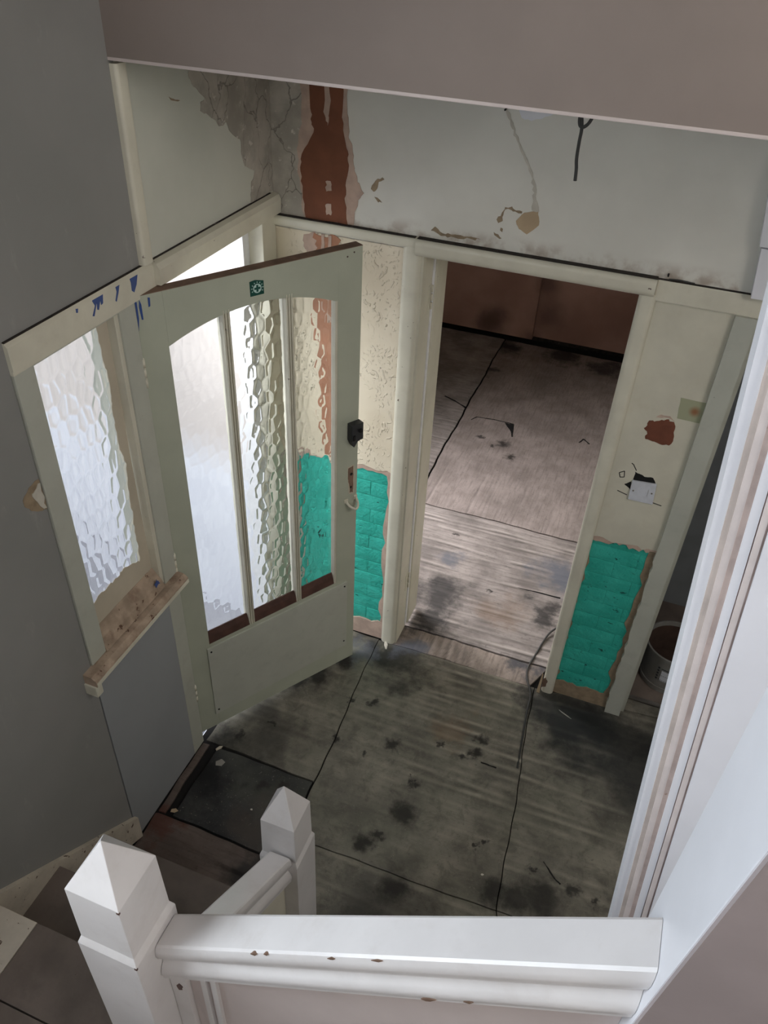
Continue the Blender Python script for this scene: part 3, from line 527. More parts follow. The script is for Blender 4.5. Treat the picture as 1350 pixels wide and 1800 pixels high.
DR = {'d1': [(-0.871, 2.06), (-0.835, 2.06), (-0.845, 2.036), (-0.86, 2.018), (-0.869, 2.026), (-0.868, 2.049)],
 'd2': [(-1.031, 2.06), (-0.988, 2.06), (-0.993, 2.038), (-1.001, 2.036), (-1.002, 2.049), (-1.013, 2.027), (-1.019, 2.03), (-1.016, 2.049), (-1.034, 2.018), (-1.041, 2.021), (-1.025, 2.043), (-1.032, 2.058)],
 'd3': [(-0.934, 2.06), (-0.917, 2.06), (-0.926, 2.041), (-0.939, 2.021), (-0.943, 2.025), (-0.932, 2.047)], 'd4': [(-1.096, 2.062), (-1.088, 2.06), (-1.091, 2.05), (-1.097, 2.052)]}
for k in DR: patch('paint_drip', DR[k], 0, 0.0115, 0.0012, 'blue_paint', df, 0)
box('dust_gap', (-0.004, 0.006, -1.337, -0.03, 2.0705, 2.0735), 'rubble', df)
# the head board's free end at the corner, lifted from the wall
v, f = prism([(0.010, 2.004), (0.030, 2.004), (0.032, 2.05), (0.024, 2.066), (0.006, 2.071)], 1, -0.76, 0.755); mk('head_cover', v, f, 'cream', df)

w1 = empty('window_1', (0, -1.13, 0.95)); tag(w1, 'sidelight window of hammered obscure glass left of the front door', 'window', kind='structure')
box('window_frame', (-0.07, 0.008, -1.335, -1.268, 0.985, 2.0), 'frame_green', w1, bevel=0.004)
box('window_frame', (-0.07, 0.008, -1.268, -0.928, 1.985, 2.0), 'frame_green', w1)
box('window_frame', (-0.07, -0.002, -0.945, -0.928, 0.99, 1.99), 'cream', w1)
v, f = prism([(-0.07, 1.06), (-0.028, 1.06), (0.004, 1.015), (0.012, 0.985), (-0.07, 0.985)], 1, -1.268, 0.325); mk('bottom_rail', v, f, 'sill', w1)
v, f = prism([(-0.04, 0.985), (0.030, 0.980), (0.046, 0.968), (0.048, 0.950), (0.040, 0.938), (-0.04, 0.940)], 1, -1.375, 0.520); ws = mk('window_sill', v, f, 'sill', w1)
v, f = prism([(0.040, 0.960), (0.0485, 0.962), (0.0495, 0.948), (0.042, 0.936), (0.030, 0.937)], 1, -1.374, 0.518); mk('sill_nosing', v, f, 'cream', ws)
box('sill_end', (-0.002, 0.044, -1.380, -1.352, 0.90, 0.945), 'cream', w1, bevel=0.004)
def hammered(name, wy, z0, z1, top=None, thick=0.004, cell=(0.042, 0.075), amp=0.0011, seed=1, dx=0.0045, dz=0.006):
    """pane in a (u,z) frame, u in [0,wy]; returns verts/faces with the hammered face at +t"""
    r = np.random.default_rng(seed); nu = int(wy / dx); nz = int((z1 - z0) / dz)
    U, Z = np.meshgrid(np.linspace(0, wy, nu + 1), np.linspace(z0, z1, nz + 1), indexing='ij')
    cu, cz = cell; pts = []
    i0 = -2
    for j in range(int((z1 - z0) / cz) + 4):
        for i in range(int(wy / cu) + 4):
            pts.append(((i - 1.5 + (0.5 if j % 2 else 0) + r.uniform(-.28, .28)) * cu, z0 + (j - 1.5 + r.uniform(-.28, .28)) * cz))
    d1 = np.full(U.shape, 9.0); d2 = np.full(U.shape, 9.0)
    for (a, b) in pts:
        q = np.hypot((U - a) / cu, (Z - b) / cz); m = q < d1; d2 = np.where(m, d1, np.minimum(d2, q)); d1 = np.where(m, q, d1)
    e = np.clip((d2 - d1) / 0.34, 0, 1); H = amp * (e * e * (3 - 2 * e)) * (1.0 - 0.35 * d1)
    if top is not None:
        T = top(U); Z = z0 + (Z - z0) * (T - z0) / (z1 - z0)
    I = lambda i, j: i * (nz + 1) + j; K = (nu + 1) * (nz + 1)
    front = np.stack([U, -thick / 2 - H, Z], -1).reshape(-1, 3); back = np.stack([U, np.full(U.shape, thick / 2), Z], -1).reshape(-1, 3)
    f = [(I(i, j), I(i + 1, j), I(i + 1, j + 1), I(i, j + 1)) for i in range(nu) for j in range(nz)]
    f += [(K + a, K + d, K + c, K + b) for (a, b, c, d) in f]
    rim = [I(i, 0) for i in range(nu + 1)] + [I(nu, j) for j in range(1, nz + 1)] + [I(i, nz) for i in range(nu - 1, -1, -1)] + [I(0, j) for j in range(nz - 1, 0, -1)]
    n = len(rim); f += [(rim[(i + 1) % n], rim[i], K + rim[i], K + rim[(i + 1) % n]) for i in range(n)]
    return np.concatenate([front, back]), f
V, f = hammered('p', 0.345, 1.045, 1.99, seed=3, amp=0.0022, cell=(0.036, 0.066))
gp = mk('pane', [(-0.034 - q[1], -1.275 + q[0], q[2]) for q in V], f, 'glass', w1); shade(gp, 60)
SM = [(-0.984, 1.985), (-0.945, 1.985), (-0.945, 1.06), (-1.004, 1.062), (-0.999, 1.10), (-0.989, 1.19), (-0.994, 1.255), (-0.985, 1.317), (-0.988, 1.376), (-0.983, 1.439), (-0.971, 1.506), (-0.989, 1.569), (-0.987, 1.628), (-0.987, 1.676), (-0.988, 1.714), (-0.981, 1.757), (-0.979, 1.82), (-0.984, 1.849), (-0.987, 1.91), (-0.987, 1.943)]
patch('paint_smear', SM, 0, -0.0305, 0.002, 'smear', w1, 0.004)
patch('paint_smear', [(-1.262, 1.06), (-1.262, 1.125), (-1.208, 1.160), (-1.158, 1.158), (-1.114, 1.155), (-1.079, 1.165), (-1.031, 1.150), (-0.997, 1.13), (-0.985, 1.06)], 0, -0.0305, 0.0018, 'smear', w1, 0.005)
patch('paint_drip', [(-0.99, 1.03), (-0.975, 1.045), (-0.965, 1.03), (-0.958, 1.012), (-0.97, 1.016), (-0.982, 1.01), (-0.984, 1.022)], 0, 0.006, 0.001, 'blue_paint', w1, 0.004)
ip = box('trim_8', (-0.008, 0.003, -1.334, -0.890, 0.0, 0.937), 'infill', bevel=0.002); tag(ip, 'smooth blue-grey infill board under the sidelight window', 'panel', kind='structure')
vs = sweep('trim_9', rounded(0.045, 0.022, 0.010), (-0.002, -0.806, 2.074), (-0.002, -0.806, 2.565), (0, 1, 0), (-1, 0, 0), 'cream', smooth=True); tag(vs, 'cream corner strip on the left wall running down from the bulkhead', 'strip', kind='structure')

# ------------------------------------------------------------------ front door, ajar (local frame: x from hinge, y into the door, z up)
DA = math.radians(58.97)
d1 = empty('door_1', (0.0, -0.852, 0.0), DA); tag(d1, 'half-open pale green front door with three obscure glass panes and kick board', 'door', kind='structure')
DW, DT = 0.797, 0.04
arch = lambda u: 1.893 - 0.067 * ((u - 0.39) / 0.308) ** 2
zb_ = lambda u: 0.052 - 0.040 * u        # the bottom edge was planed out of level: the gap is widest at the hinge
for a, b in ((0, 0.085), (0.698, DW)):
    v, f = prism([(a, zb_(a)), (b, zb_(b)), (b, 1.998), (a, 1.998)], 1, 0.0, DT); mk('stile', v, f, 'door_green', d1, local=True, bevel=0.002)
us = np.linspace(0.085, 0.698, 33); v, f = prism([(u, arch(u)) for u in us] + [(0.698, 1.998), (0.085, 1.998)], 1, 0.0, DT); mk('top_rail', v, f, 'door_green', d1, local=True)
v, f = prism([(0.085, zb_(0.085)), (0.698, zb_(0.698)), (0.698, 0.545), (0.085, 0.545)], 1, 0.0, DT); mk('bottom_rail', v, f, 'door_green', d1, local=True)
box('top_edge', (0, DW, 0.0, DT, 1.998, 2.0), 'bare_wood', d1, local=True)
kb = box('kick_board', (0.070, 0.752, -0.007, 0.0, 0.125, 0.527), 'frame_green', d1, local=True, bevel=0.0015)
for x, z in ((0.085, 0.505), (0.738, 0.505), (0.085, 0.15), (0.738, 0.16)): cyl('screw', (x, -0.009, z), (x, -0.006, z), 0.004, 'black', d1, 8, local=True)
flute = [(0, 0.012)] + [(0.002 + 0.0095 * k + 0.00475 * (1 - math.cos(math.pi * t / 4)), 0.0050 - 0.0130 * math.sin(math.pi * t / 4)) for k in range(3) for t in range(5)] + [(0.0325, 0.012), (0.0325, 0.03), (0, 0.03)]
for u in (0.264, 0.491): mb = sweep('glazing_bar', [(a, b + 0.006) for a, b in flute], (u, 0, 0.545), (u, 0, 1.895), (1, 0, 0), (0, 1, 0), 'cream', d1, local=True)
beadp = [(0, 0.012), (0.002, -0.001), (0.006, -0.003), (0.009, 0.001), (0.012, -0.002), (0.015, 0.002), (0.016, 0.02), (0, 0.02)]
sweep('glazing_bead', beadp, (0.684, 0, 0.545), (0.684, 0, 1.83), (1, 0, 0), (0, 1, 0), 'cream', d1, local=True)
PN = [(0.083, 0.268), (0.293, 0.494), (0.521, 0.690)]
for k, (a, b) in enumerate(PN):
    V, f = hammered('p', b - a, 0.54, 1.90, top=lambda U, a=a: arch(U + a) + 0.008, seed=11 + k, amp=(0.0009, 0.0013, 0.0012)[k], cell=(0.030, 0.054))
    pn = mk('pane', [(a + q[0], 0.022 + q[1], q[2]) for q in V], f, 'glass', d1, local=True); shade(pn, 60)
    v, f = prism([(0.0, 0.545), (0.0185, 0.545), (0.0185, 0.600), (0.014, 0.600), (0.006, 0.575)], 0, a, b - a); mk('bottom_bead', [(p[0], p[1], p[2]) for p in v], f, 'dark_wood', d1, local=True)
# outer side of the bottom bead keeps the pane in
box('outer_bead', (0.085, 0.698, 0.026, 0.038, 0.545, 0.56), 'cream', d1, local=True)
# hinges
for z in (1.765, 1.015, 0.312):
    h = box('hinge', (-0.002, 0.002, -0.004, 0.03, z - 0.048, z + 0.048), 'cream', d1, local=True)
    for k in range(3): cyl('knuckle', (-0.003, -0.004, z - 0.046 + k * 0.033), (-0.003, -0.004, z - 0.020 + k * 0.033), 0.0055, 'cream', d1, local=True)
# rim latch
la = box('rim_latch', (0.745, 0.799, -0.030, 0.0, 1.262, 1.336), 'black_plastic', d1, local=True, bevel=0.003)
v, f = prism([(0.745, 1.264), (0.799, 1.264), (0.775, 1.258), (0.758, 1.236)], 1, -0.028, 0.026); mk('latch_snib', v, f, 'black_plastic', d1, local=True)
cyl('latch_knob', (0.785, -0.036, 1.305), (0.785, -0.030, 1.305), 0.008, 'black', d1, 12, local=True)
box('latch_slide', (0.752, 0.760, -0.033, -0.030, 1.268, 1.290), 'black', d1, local=True)
# scar of the old lock plate with key and spindle holes
sp = [(0.752, 1.125), (0.7765, 1.130), (0.778, 1.04), (0.7775, 1.000), (0.761, 1.004), (0.757, 1.05), (0.751, 1.075)]
patch('lock_scar', sp, 1, 0.0005, -0.0015, 'bare_wood', d1, 0.002, local=True)
patch('lock_scar_edge', [(0.749, 1.13), (0.78, 1.134), (0.782, 0.994), (0.757, 0.998), (0.753, 1.05)], 1, 0.0004, -0.001, 'smear', d1, 0.001, local=True)
cyl('key_hole', (0.767, -0.0022, 1.093), (0.767, 0.0, 1.093), 0.0065, 'black', d1, 10, local=True)
cyl('key_hole', (0.766, -0.0022, 1.030), (0.766, 0.0, 1.030), 0.005, 'black', d1, 10, local=True)
# bow handle
hd = tube('bow_handle', [(0.742, -0.004, 0.968), (0.746, -0.022, 0.955), (0.764, -0.040, 0.944), (0.782, -0.030, 0.955), (0.79, -0.004, 0.972)], 0.0055, 'cream', d1, 8, local=True)
box('handle_plate', (0.732, 0.752, -0.004, 0.0, 0.960, 0.978), 'cream', d1, local=True, bevel=0.0015); box('handle_plate', (0.780, 0.797, -0.004, 0.0, 0.962, 0.982), 'cream', d1, local=True, bevel=0.0015)
for pts in ([(0.001, 1.9918), (0.007, 1.9816), (0.0064, 1.9344), (0.001, 1.8973), (0.001, 1.9372)], [(0.0148, 1.9882), (0.0193, 1.9737), (0.0191, 1.9278), (0.0141, 1.9291), (0.0115, 1.9671)], [(0.0404, 1.9891), (0.047, 1.9876), (0.045, 1.9627), (0.0395, 1.9606)]):
    patch('paint_drip', pts, 1, 0.0003, -0.0012, 'blue_paint', d1, 0, local=True)
for x, z in ((0.735, 1.972), (0.762, 1.982)): cyl('screw', (x, -0.001, z), (x, 0.0, z), 0.003, 'dark_wood', d1, 8, local=True)
# sticker: green plate, pale disc, green cross, pale strokes of the lettering round it
sk = patch('sticker', [(0.3663, 1.9644), (0.3863, 1.9670), (0.4158, 1.9600), (0.4156, 1.9175), (0.367, 1.9173)], 1, 0.0, -0.0008, 'sticker_green', d1, 0, local=True)
scx, scz = 0.3925, 1.9395
v, f = prism([(scx + 0.0145 * math.cos(t), scz + 0.0145 * math.sin(t)) for t in np.linspace(0, 2 * math.pi, 28)[:-1]], 1, -0.0006, -0.0005); mk('sticker_disc', v, f, 'sticker_white', d1, local=True)
v, f = prism([(scx + a * 0.0036, scz + b * 0.0036) for a, b in ((-1, -3), (1, -3), (1, -1), (3, -1), (3, 1), (1, 1), (1, 3), (-1, 3), (-1, 1), (-3, 1), (-3, -1), (-1, -1))], 1, -0.0009, -0.0005); mk('sticker_cross', v, f, 'sticker_green', d1, local=True)
for k in range(9):
    a = math.radians(205 - k * 29); c = (scx + 0.0195 * math.cos(a), scz + 0.0195 * math.sin(a)); u = (math.cos(a), math.sin(a)); t = (-u[1], u[0])
    q = [(c[0] + u[0] * i * 0.0021 + t[0] * j * 0.0013, c[1] + u[1] * i * 0.0021 + t[1] * j * 0.0013) for i, j in ((-1, -1), (1, -1), (1, 1), (-1, 1))]
    v, f = prism(q, 1, -0.0006, -0.0005); mk('sticker_letter', v, f, 'sticker_white', d1, local=True)

# ------------------------------------------------------------------ stairs
st = empty('staircase', (0.42, -1.7, 0)); tag(st, 'worn turning staircase with brown treads and cream painted margins', 'staircase', kind='structure')
ny = [-1.47, -1.70, -1.93]
for k, y in enumerate(ny[:2]):
    z = 0.2 * (k + 1)
    box('riser', (0.012, 0.735, y - 0.018, y - 0.002, z - 0.2, z - 0.02), 'stair_brown', st)
    box('tread', (0.012, 0.735, y - 0.262, y + 0.015, z - 0.022, z), 'stair_brown', st, bevel=0.004)
box('riser', (0.012, 0.735, -1.948, -1.932, 0.4, 0.58), 'stair_brown', st)
for y0, y1 in ((-2.108, -1.915), (-2.30, -2.112), (-2.50, -2.304), (-2.70, -2.504), (-2.90, -2.704), (-3.15, -2.904)):
    box('landing_board', (0.176, 0.90, y0, y1, 0.574, 0.60), 'stair_brown', st, bevel=0.002)
box('landing_margin', (0.012, 0.174, -3.15, -1.915, 0.574, 0.602), 'stair_cream', st, bevel=0.003)
box('landing_base', (0.014, 0.88, -3.15, -1.95, 0.0, 0.572), 'panel_pink', st)
for k in range(7):
    x = 0.90 + 0.255 * k; z = 0.8 + 0.2 * k
    box('riser', (x + 0.002, x + 0.018, -3.15, -2.19, z - 0.2, z - 0.022), 'stair_brown', st); box('tread', (x - 0.02, x + 0.262, -3.15, -2.19, z - 0.022, z), 'stair_brown', st, bevel=0.004)
# wall string along the left wall at the pitch of the flight
sl = math.tan(math.radians(39.5))
v, f = prism([(-1.325, -0.0), (-1.325, 0.128), (-1.93, 0.128 + 0.605 * sl), (-1.93, 0.36)], 0, 0.001, 0.016); ss = mk('wall_string', v, f, 'stair_cream', st)
box('wall_skirting', (0.001, 0.016, -3.15, -1.93, 0.60, 0.128 + 0.605 * sl), 'stair_cream', st)
# newel posts
def newel(loc, base, zb, apex, label):
    x, y = loc; t = empty('newel_post', (x, y, base)); tag(t, label, 'newel post', 'newel posts of the stair')
    b, p = 0.0485, 0.0565
    sq = lambda h, z: [(x - h, y - h, z), (x + h, y - h, z), (x + h, y + h, z), (x - h, y + h, z)]
    mk('shaft', sq(p, base) + sq(p, zb - 0.165), BOXF, 'white_gloss', t, bevel=0.002)
    lv = [(p, zb - 0.165), (b + 0.002, zb - 0.148), (b, zb)]; v = []; f = []
    for h, z in lv: v += sq(h, z)
    v.append((x, y, apex))
    f = [(0, 1, 2, 3)]
    for k in range(2): f += [(4 * k + i, 4 * k + (i + 1) % 4, 4 * k + 4 + (i + 1) % 4, 4 * k + 4 + i) for i in range(4)]
    f += [(8 + i, 8 + (i + 1) % 4, 12) for i in range(4)]
    mk('cap', v, f, 'white_gloss', t, bevel=0.0016)
    return t
n1 = newel((0.794, -2.131), 0.60, 1.70, 1.79, 'large white newel post with pyramid cap at the near turn of the stair')
n2 = newel((0.781, -1.558), 0.0, 1.00, 1.11, 'smaller white newel post at the foot of the stair, on the hall floor')
for (x, y, z) in ((0.8425, -2.1795, 1.699), (0.8505, -2.1875, 1.535)): 
    box('paint_chip_mark', (x - 0.0045, x + 0.0004, y - 0.0004, y + 0.003, z - 0.006, z - 0.001), 'dark_wood', n1)
# hand rails
T38 = math.tan(math.radians(37.9))
half = [(0.0, 0.0), (0.026, 0.0), (0.030, -0.003), (0.033, -0.012), (0.0345, -0.026), (0.032, -0.040), (0.026, -0.050), (0.022, -0.056), (0.0225, -0.066), (0.029, -0.076), (0.033, -0.088), (0.0335, -0.100), (0.031, -0.108), (0.031, -0.116), (0.025, -0.120)]
railp = half + [(-a, b) for a, b in half[::-1] if a > 0]
r1 = sweep('handrail', railp, (0.8515, -2.111, 1.515), (1.5345, -2.111, 1.515 + 0.683 * T38), (0, 1, 0), (0, 0, 1), 'white_gloss', smooth=True); shade(r1, 28)
tag(r1, 'broad white moulded handrail running from the near newel to the right', 'handrail', 'handrails of the stair')
for (x, dz, w, h) in ((1.045, -0.004, 0.006, 0.004), (1.066, -0.003, 0.004, 0.003), (1.170, -0.006, 0.006, 0.003), (1.235, -0.005, 0.008, 0.002), (1.31, -0.111, 0.010, 0.003), (1.36, -0.109, 0.006, 0.003)):
    zz = 1.515 + (x - 0.8515) * T38 + dz
    patch('paint_loss', [(x - w, zz - w * T38), (x + w * 0.3, zz - h), (x + w, zz + w * T38), (x, zz + h)], 1, -2.143 if dz > -0.05 else -2.1435, 0.004, 'bare_wood', r1, 0.003, 4)
r2 = sweep('handrail', railp, (0.788, -2.0735, 1.245), (0.788, -1.6155, 0.878), (1, 0, 0), (0, 0, 1), 'white_gloss', smooth=True); shade(r2, 28)
tag(r2, 'short white handrail dropping to the far newel post at the stair foot', 'handrail', 'handrails of the stair')
# boarded balustrade under the rails
b1 = empty('balustrade_panel', (1.19, -2.11, 0.6)); tag(b1, 'pinkish white boarded panel under the broad near handrail', 'panel')
def para(x0, x1, top, bot, y0, y1): zr = lambda x: 1.515 + (x - 0.8515) * T38; return [(x0, zr(x0) - top), (x1, zr(x1) - top), (x1, zr(x1) - bot), (x0, zr(x0) - bot)], y0, y1 - y0
for nm, a, m in (('board', para(0.8515, 1.5345, 0.119, 0.72, -2.118, -2.104), 'panel_pink'), ('stile', para(0.8515, 0.885, 0.119, 0.70, -2.130, -2.118), 'white_gloss'), ('moulding', para(0.915, 0.926, 0.15, 0.66, -2.126, -2.118), 'white_gloss'), ('moulding', para(0.936, 0.947, 0.15, 0.66, -2.126, -2.118), 'white_gloss'), ('bottom_string', para(0.8515, 1.5345, 0.70, 0.95, -2.125, -2.095), 'white_gloss'), ('moulding', para(0.947, 1.53, 0.150, 0.160, -2.124, -2.118), 'panel_pink')):
    v, f = prism(a[0], 1, a[1], a[2]); mk(nm, v, f, m, b1)
patch('bare_chip', [(0.866, 1.335), (0.874, 1.342), (0.877, 1.356), (0.870, 1.366), (0.863, 1.352)], 1, -2.1295, -0.001, 'dark_wood', b1, 0.002)
b2 = empty('balustrade_panel', (0.788, -1.85, 0.0)); tag(b2, 'cream boarded panel under the short handrail by the far newel', 'panel')
zr2 = lambda y: 0.878 + (-1.6155 - y) * (0.367 / 0.458)
v, f = prism([(-2.0735, zr2(-2.0735) - 0.119), (-1.6155, zr2(-1.6155) - 0.119), (-1.6155, 0.0), (-2.0735, 0.0)], 0, 0.781, 0.014); mk('board', v, f, 'cream', b2)
v, f = prism([(-2.0735, 0.62), (-1.6155, 0.25), (-1.6155, 0.0), (-2.0735, 0.0)], 0, 0.742, 0.038); mk('outer_string', v, f, 'stair_cream', b2)
# boxed post at the top of the near rail; its near edge leans out a little
bp_ = empty('boxed_post', (1.6, -2.09, 0.0)); tag(bp_, 'smooth lilac-white boxed post at the right end of the near handrail', 'post')
v, f = prism([(-2.038, 0.0), (-2.038, 3.6), (-2.335, 3.6), (-2.137, 1.82), (-2.137, 0.0)], 0, 1.535, 0.12); mk('boxing', v, f, 'casing_white', bp_, bevel=0.002)
MAT['post_shade'] = paint('pinkish_shade_tone', (158, 147, 146), 0.6, 0.04, bump=0.1, scale=6)  # darker tone paints the shade on the post's near face
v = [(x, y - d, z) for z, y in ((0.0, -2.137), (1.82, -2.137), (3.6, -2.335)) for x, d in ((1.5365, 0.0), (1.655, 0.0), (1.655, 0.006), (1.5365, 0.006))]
mk('near_shade_face', v, [(0, 1, 2, 3), (11, 10, 9, 8)] + [(4 * k + i, 4 * k + (i + 1) % 4, 4 * k + 4 + (i + 1) % 4, 4 * k + 4 + i) for k in range(2) for i in range(4)], 'post_shade', bp_)  # thin facing added to carry that shade colour
# moulded casing behind the post, out of plumb
LEAN = 0.0853
ca = empty('trim_10', (1.7, -1.9, 0.0)); tag(ca, 'leaning white moulded casing with worn beige grooves, right of the hall', 'casing', kind='structure')
def strip(nm, a0, a1, y0, y1, m, bev=0.0):
    x = lambda a, z: 1.530 + a - LEAN * (z - 1.698)
    v = [(x(a, z), y, z) for z in (0.0, 3.5) for a, y in ((a0, y0), (a1, y0), (a1, y1), (a0, y1))]
    o = mk(nm, v, BOXF, m, ca); return o
MAT['bead_light'] = paint('pale_worn_bead', (214, 204, 200), 0.5, 0.05, 0.02, (170, 145, 132), bump=0.2, scale=18)
MAT['bead_dark'] = paint('brown_worn_edge', (184, 166, 158), 0.7, 0.10, 0.04, (150, 125, 112), bump=0.4, scale=25)
strip('casing_edge', 0.0, 0.0105, -1.893, -1.84, 'casing_white')
strip('worn_bead', 0.0105, 0.0165, -1.8965, -1.84, 'moulding_worn')
strip('worn_bead', 0.0165, 0.0240, -1.8985, -1.84, 'bead_light')
strip('worn_bead', 0.0240, 0.0300, -1.8995, -1.84, 'bead_dark')
strip('casing_band', 0.0300, 0.0392, -1.902, -1.84, 'casing_white')
strip('worn_bead', 0.0392, 0.0404, -1.900, -1.84, 'bead_dark')
strip('worn_bead', 0.0404, 0.0468, -1.904, -1.84, 'bead_light')
strip('worn_bead', 0.0468, 0.0492, -1.902, -1.84, 'bead_dark')
strip('casing_board', 0.0492, 0.36, -1.906, -1.84, 'casing_white')

# ------------------------------------------------------------------ loose things
# bucket in the recess
def lathe(name, prof, c, mat, parent, seg=40):
    v, f = [], []
    for r, z in prof: v += [(c[0] + r * math.cos(2 * math.pi * k / seg), c[1] + r * math.sin(2 * math.pi * k / seg), c[2] + z) for k in range(seg)]
    for i in range(len(prof) - 1): f += [(i * seg + k, i * seg + (k + 1) % seg, (i + 1) * seg + (k + 1) % seg, (i + 1) * seg + k) for k in range(seg)]
    f.append(tuple(range(seg))); f.append(tuple(range(len(prof) * seg - 1, (len(prof) - 1) * seg - 1, -1)))
    o = mk(name, v, f, mat, parent); shade(o, 40); return o
BC = (1.842, 0.315, -0.004)
bk = empty('bucket', BC); tag(bk, 'grubby white plastic bucket standing in the dark recess', 'bucket')
lathe('body', [(0.118, 0.0), (0.122, 0.004), (0.136, 0.215), (0.142, 0.217), (0.143, 0.232), (0.136, 0.234), (0.133, 0.230), (0.120, 0.03), (0.02, 0.028)], BC, 'bucket', bk)
lathe('dried_mud', [(0.1205, 0.03), (0.1315, 0.205), (0.131, 0.210), (0.118, 0.06), (0.02, 0.055)], BC, 'bucket_in', bk)
lathe('lower_ring', [(0.1245, 0.030), (0.1275, 0.031), (0.1275, 0.036), (0.1245, 0.037)], BC, 'bucket', bk)
def wrap(name, a0, a1, z0, z1, mat):
    rr = lambda z: 0.1224 + (z / 0.215) * 0.014 + 0.0006; v, f = [], []
    n = 10
    for i in range(n + 1):
        a = math.radians(a0 + (a1 - a0) * i / n)
        for z in (z0, z1):
            for o in (0, 0.0012): v.append((BC[0] + (rr(z) + o) * math.cos(a), BC[1] + (rr(z) + o) * math.sin(a), BC[2] + z))
    for i in range(n):
        k = 4 * i; f += [(k + 1, k + 5, k + 7, k + 3), (k, k + 2, k + 6, k + 4), (k, k + 4, k + 5, k + 1), (k + 2, k + 3, k + 7, k + 6)]
    f += [(0, 1, 3, 2), (4 * n, 4 * n + 2, 4 * n + 3, 4 * n + 1)]
    mk(name, v, f, mat, bk)
wrap('label_panel', 252, 292, 0.085, 0.150, 'white_plastic')
for z in (0.160, 0.118, 0.088): wrap('printed_line', 250, 290, z, z + 0.003, 'print')
for k in range(5): wrap('printed_mark', 243, 247, 0.085 + 0.018 * k, 0.094 + 0.018 * k, 'print')
# blanking plate
sw = empty('switch_plate', (1.484, 0.0, 1.16)); tag(sw, 'white blank switch plate half covering a ragged hole', 'switch plate')
v, f = prism([(1.437, 1.244), (1.524, 1.251), (1.530, 1.161), (1.440, 1.160)], 1, -0.001, -0.008); mk('plate', v, f, 'white_plastic', sw, bevel=0.0015)
for x, z in ((1.450, 1.203), (1.516, 1.209)): cyl('screw', (x, -0.0098, z), (x, -0.0088, z), 0.0035, 'metal', sw, 8)
box('raised_bar', (1.5015, 1.5025, -0.0098, -0.0088, 1.192, 1.222), 'metal', sw)
# dangling wire from the hall ceiling
hc = empty('hanging_cable', (1.08, -0.4, 2.576)); tag(hc, 'short black cable dangling from the hall ceiling below the bulkhead', 'cable')
tube('flex', [(1.055, -0.36, 2.576), (1.066, -0.385, 2.52), (1.078, -0.40, 2.475), (1.078, -0.40, 2.44), (1.079, -0.40, 2.40), (1.083, -0.40, 2.375), (1.085, -0.40, 2.347)], 0.0042, 'cable', hc)
tube('loop', [(1.115, -0.40, 2.576), (1.10, -0.40, 2.50), (1.085, -0.402, 2.476), (1.072, -0.40, 2.478), (1.069, -0.396, 2.50), (1.076, -0.39, 2.52)], 0.0042, 'cable', hc)
nl = tube('nail', [(0.795, -0.001, 2.421), (0.795, -0.02, 2.419)], 0.003, 'black', None, 6); tag(nl, 'small dark nail in the wall under the bulkhead', 'nail')
n3 = tube('nail', [(1.372, 0.0, 2.012), (1.372, -0.022, 2.013)], 0.003, 'black', None, 6); tag(n3, 'small nail above the head board near the switch plate', 'nail')
tw = tube('twig', [(1.376, -0.012, 2.000), (1.41, -0.014, 2.003), (1.455, -0.012, 2.000)], 0.0022, 'cable', None, 6); tag(tw, 'thin grey wire end lying along the head board by the nail', 'wire')
# old cable along the floor seam from the jamb
fc = tube('floor_cable', [(1.300, 0.40, 0.03), (1.262, 0.345, 0.012), (1.232, 0.20, 0.005), (1.215, 0.10, 0.005), (1.225, 0.03, 0.005), (1.262, -0.06, 0.004), (1.268, -0.16, 0.002), (1.282, -0.32, 0.0005), (1.296, -0.47, -0.003)], 0.0048, 'cable', None, 8)
tag(fc, 'old dark cable running from the right jamb along the floor seam', 'cable')
sp_ = mk('wood_splinter', [(1.283, -0.03, 0.0), (1.297, -0.03, 0.0), (1.296, -0.02, 0.11), (1.290, -0.02, 0.12), (1.283, -0.012, 0.0), (1.297, -0.012, 0.0), (1.296, -0.014, 0.11), (1.290, -0.014, 0.12)], [(0, 1, 2, 3), (7, 6, 5, 4), (0, 4, 5, 1), (1, 5, 6, 2), (2, 6, 7, 3), (3, 7, 4, 0)], 'orange')
tag(sp_, 'bright wood splinter at the foot of the right architrave', 'splinter')
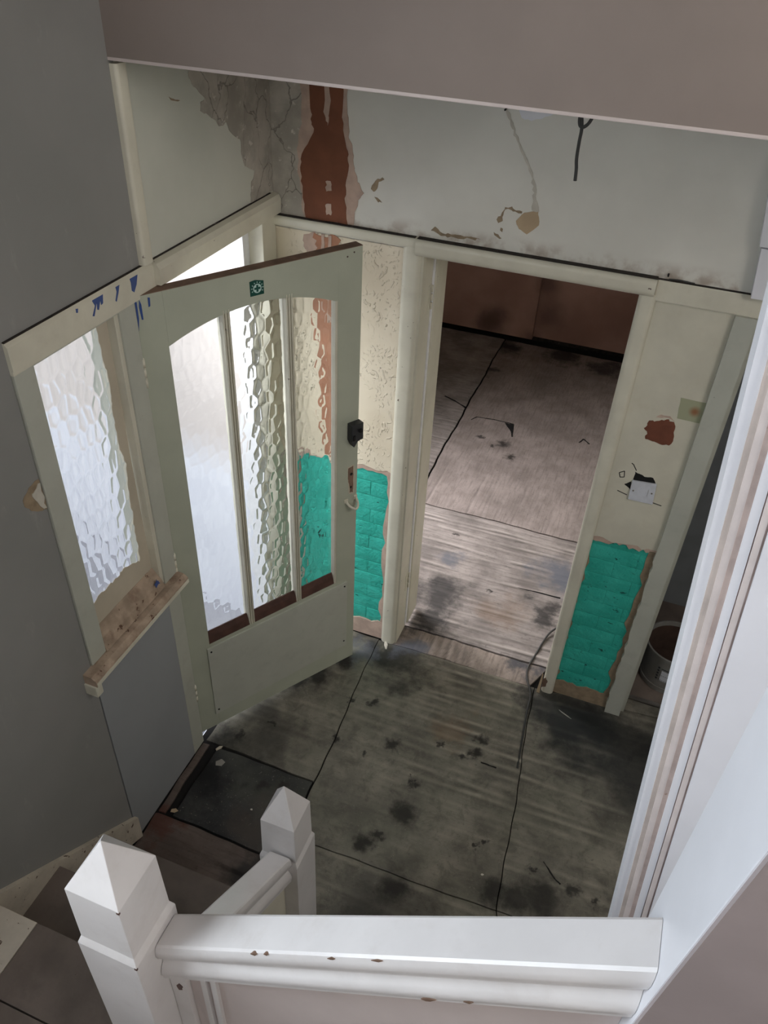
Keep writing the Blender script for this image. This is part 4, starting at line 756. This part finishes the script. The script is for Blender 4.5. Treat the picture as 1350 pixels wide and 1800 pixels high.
# chips of paint and plaster lying about
def chip(x, y, w, h, a, label, mat='chip', z=0.0025):
    n = random.randint(5, 6); pts = [(x + (w * math.cos(t) * math.cos(a) - h * math.sin(t) * math.sin(a)) * random.uniform(.8, 1.1), y + (w * math.cos(t) * math.sin(a) + h * math.sin(t) * math.cos(a)) * random.uniform(.8, 1.1)) for t in np.linspace(0, 2 * math.pi, n + 1)[:-1]]
    v, f = prism(pts, 2, z, 0.003); o = mk('paint_chip', v, f, mat); tag(o, label, 'chip', 'paint chips on the hall floor')
chip(0.125, -0.93, 0.024, 0.018, 0.5, 'square grey chip lying by the front door hinge')
chip(0.085, -0.865, 0.02, 0.008, 1.0, 'narrow pale chip under the front door hinge corner', 'smear')
chip(0.070, -1.19, 0.016, 0.010, 0.3, 'tan plaster chip on the dark floor below the infill board', 'orange')
chip(0.532, -0.035, 0.010, 0.035, 0.4, 'pale splinter at the foot of the left architrave', 'peel', 0.004)
chip(0.35, -1.07, 0.006, 0.004, 0.2, 'tiny pale crumb between the far newel and the left wall', 'peel')
chip(1.28, -0.98, 0.006, 0.004, 0.4, 'tiny pale crumb by the floor seam behind the near rail', 'peel')
chip(1.43, -0.11, 0.035, 0.003, -0.45, 'thin pale sliver on the black patch of floor', 'chip')

# ------------------------------------------------------------------ windows out of view that light the place; the landing one is added
w2 = empty('window_2', (-0.06, -2.70, 1.85)); tag(w2, 'stair window in the left wall above the quarter landing', 'window', kind='structure')
for b in ((-0.11, -0.105, -3.15, -3.10, 1.85, 3.05), (-0.11, -0.105, -2.30, -2.25, 1.85, 3.05), (-0.11, -0.105, -3.10, -2.30, 1.85, 1.90), (-0.11, -0.105, -3.10, -2.30, 3.00, 3.05)): box('window_frame', b, 'white_gloss', w2)
box('pane', (-0.112, -0.108, -3.10, -2.30, 1.90, 3.00), 'clear', w2)
w4 = empty('fill_window', (3.2, -1.95, 2.4)); tag(w4, 'added window frame for the landing fill lamp, far right of the stairwell', 'window', kind='structure')
for b in ((3.16, 3.20, -3.0, -2.93, 2.4, 3.7), (3.16, 3.20, -0.97, -0.90, 2.4, 3.7), (3.16, 3.20, -2.93, -0.97, 2.4, 2.46), (3.16, 3.20, -2.93, -0.97, 3.64, 3.7)): box('window_frame', b, 'white_gloss', w4)
box('pane', (3.185, 3.199, -2.93, -0.97, 2.46, 3.64), 'clear', w4)  # frame and pane added on the solid wall to suit the fill lamp
w3 = empty('window_3', (-1.06, 1.1, 0.75)); tag(w3, 'bay window on the left of the back room', 'window', kind='structure')
for b in ((-1.1, -1.03, 0.45, 0.50, 0.75, 2.15), (-1.1, -1.03, 1.70, 1.75, 0.75, 2.15), (-1.1, -1.03, 0.50, 1.70, 0.75, 0.80), (-1.1, -1.03, 0.50, 1.70, 2.10, 2.15)): box('window_frame', b, 'white_gloss', w3)
box('pane', (-1.058, -1.054, 0.50, 1.70, 0.80, 2.10), 'clear', w3)
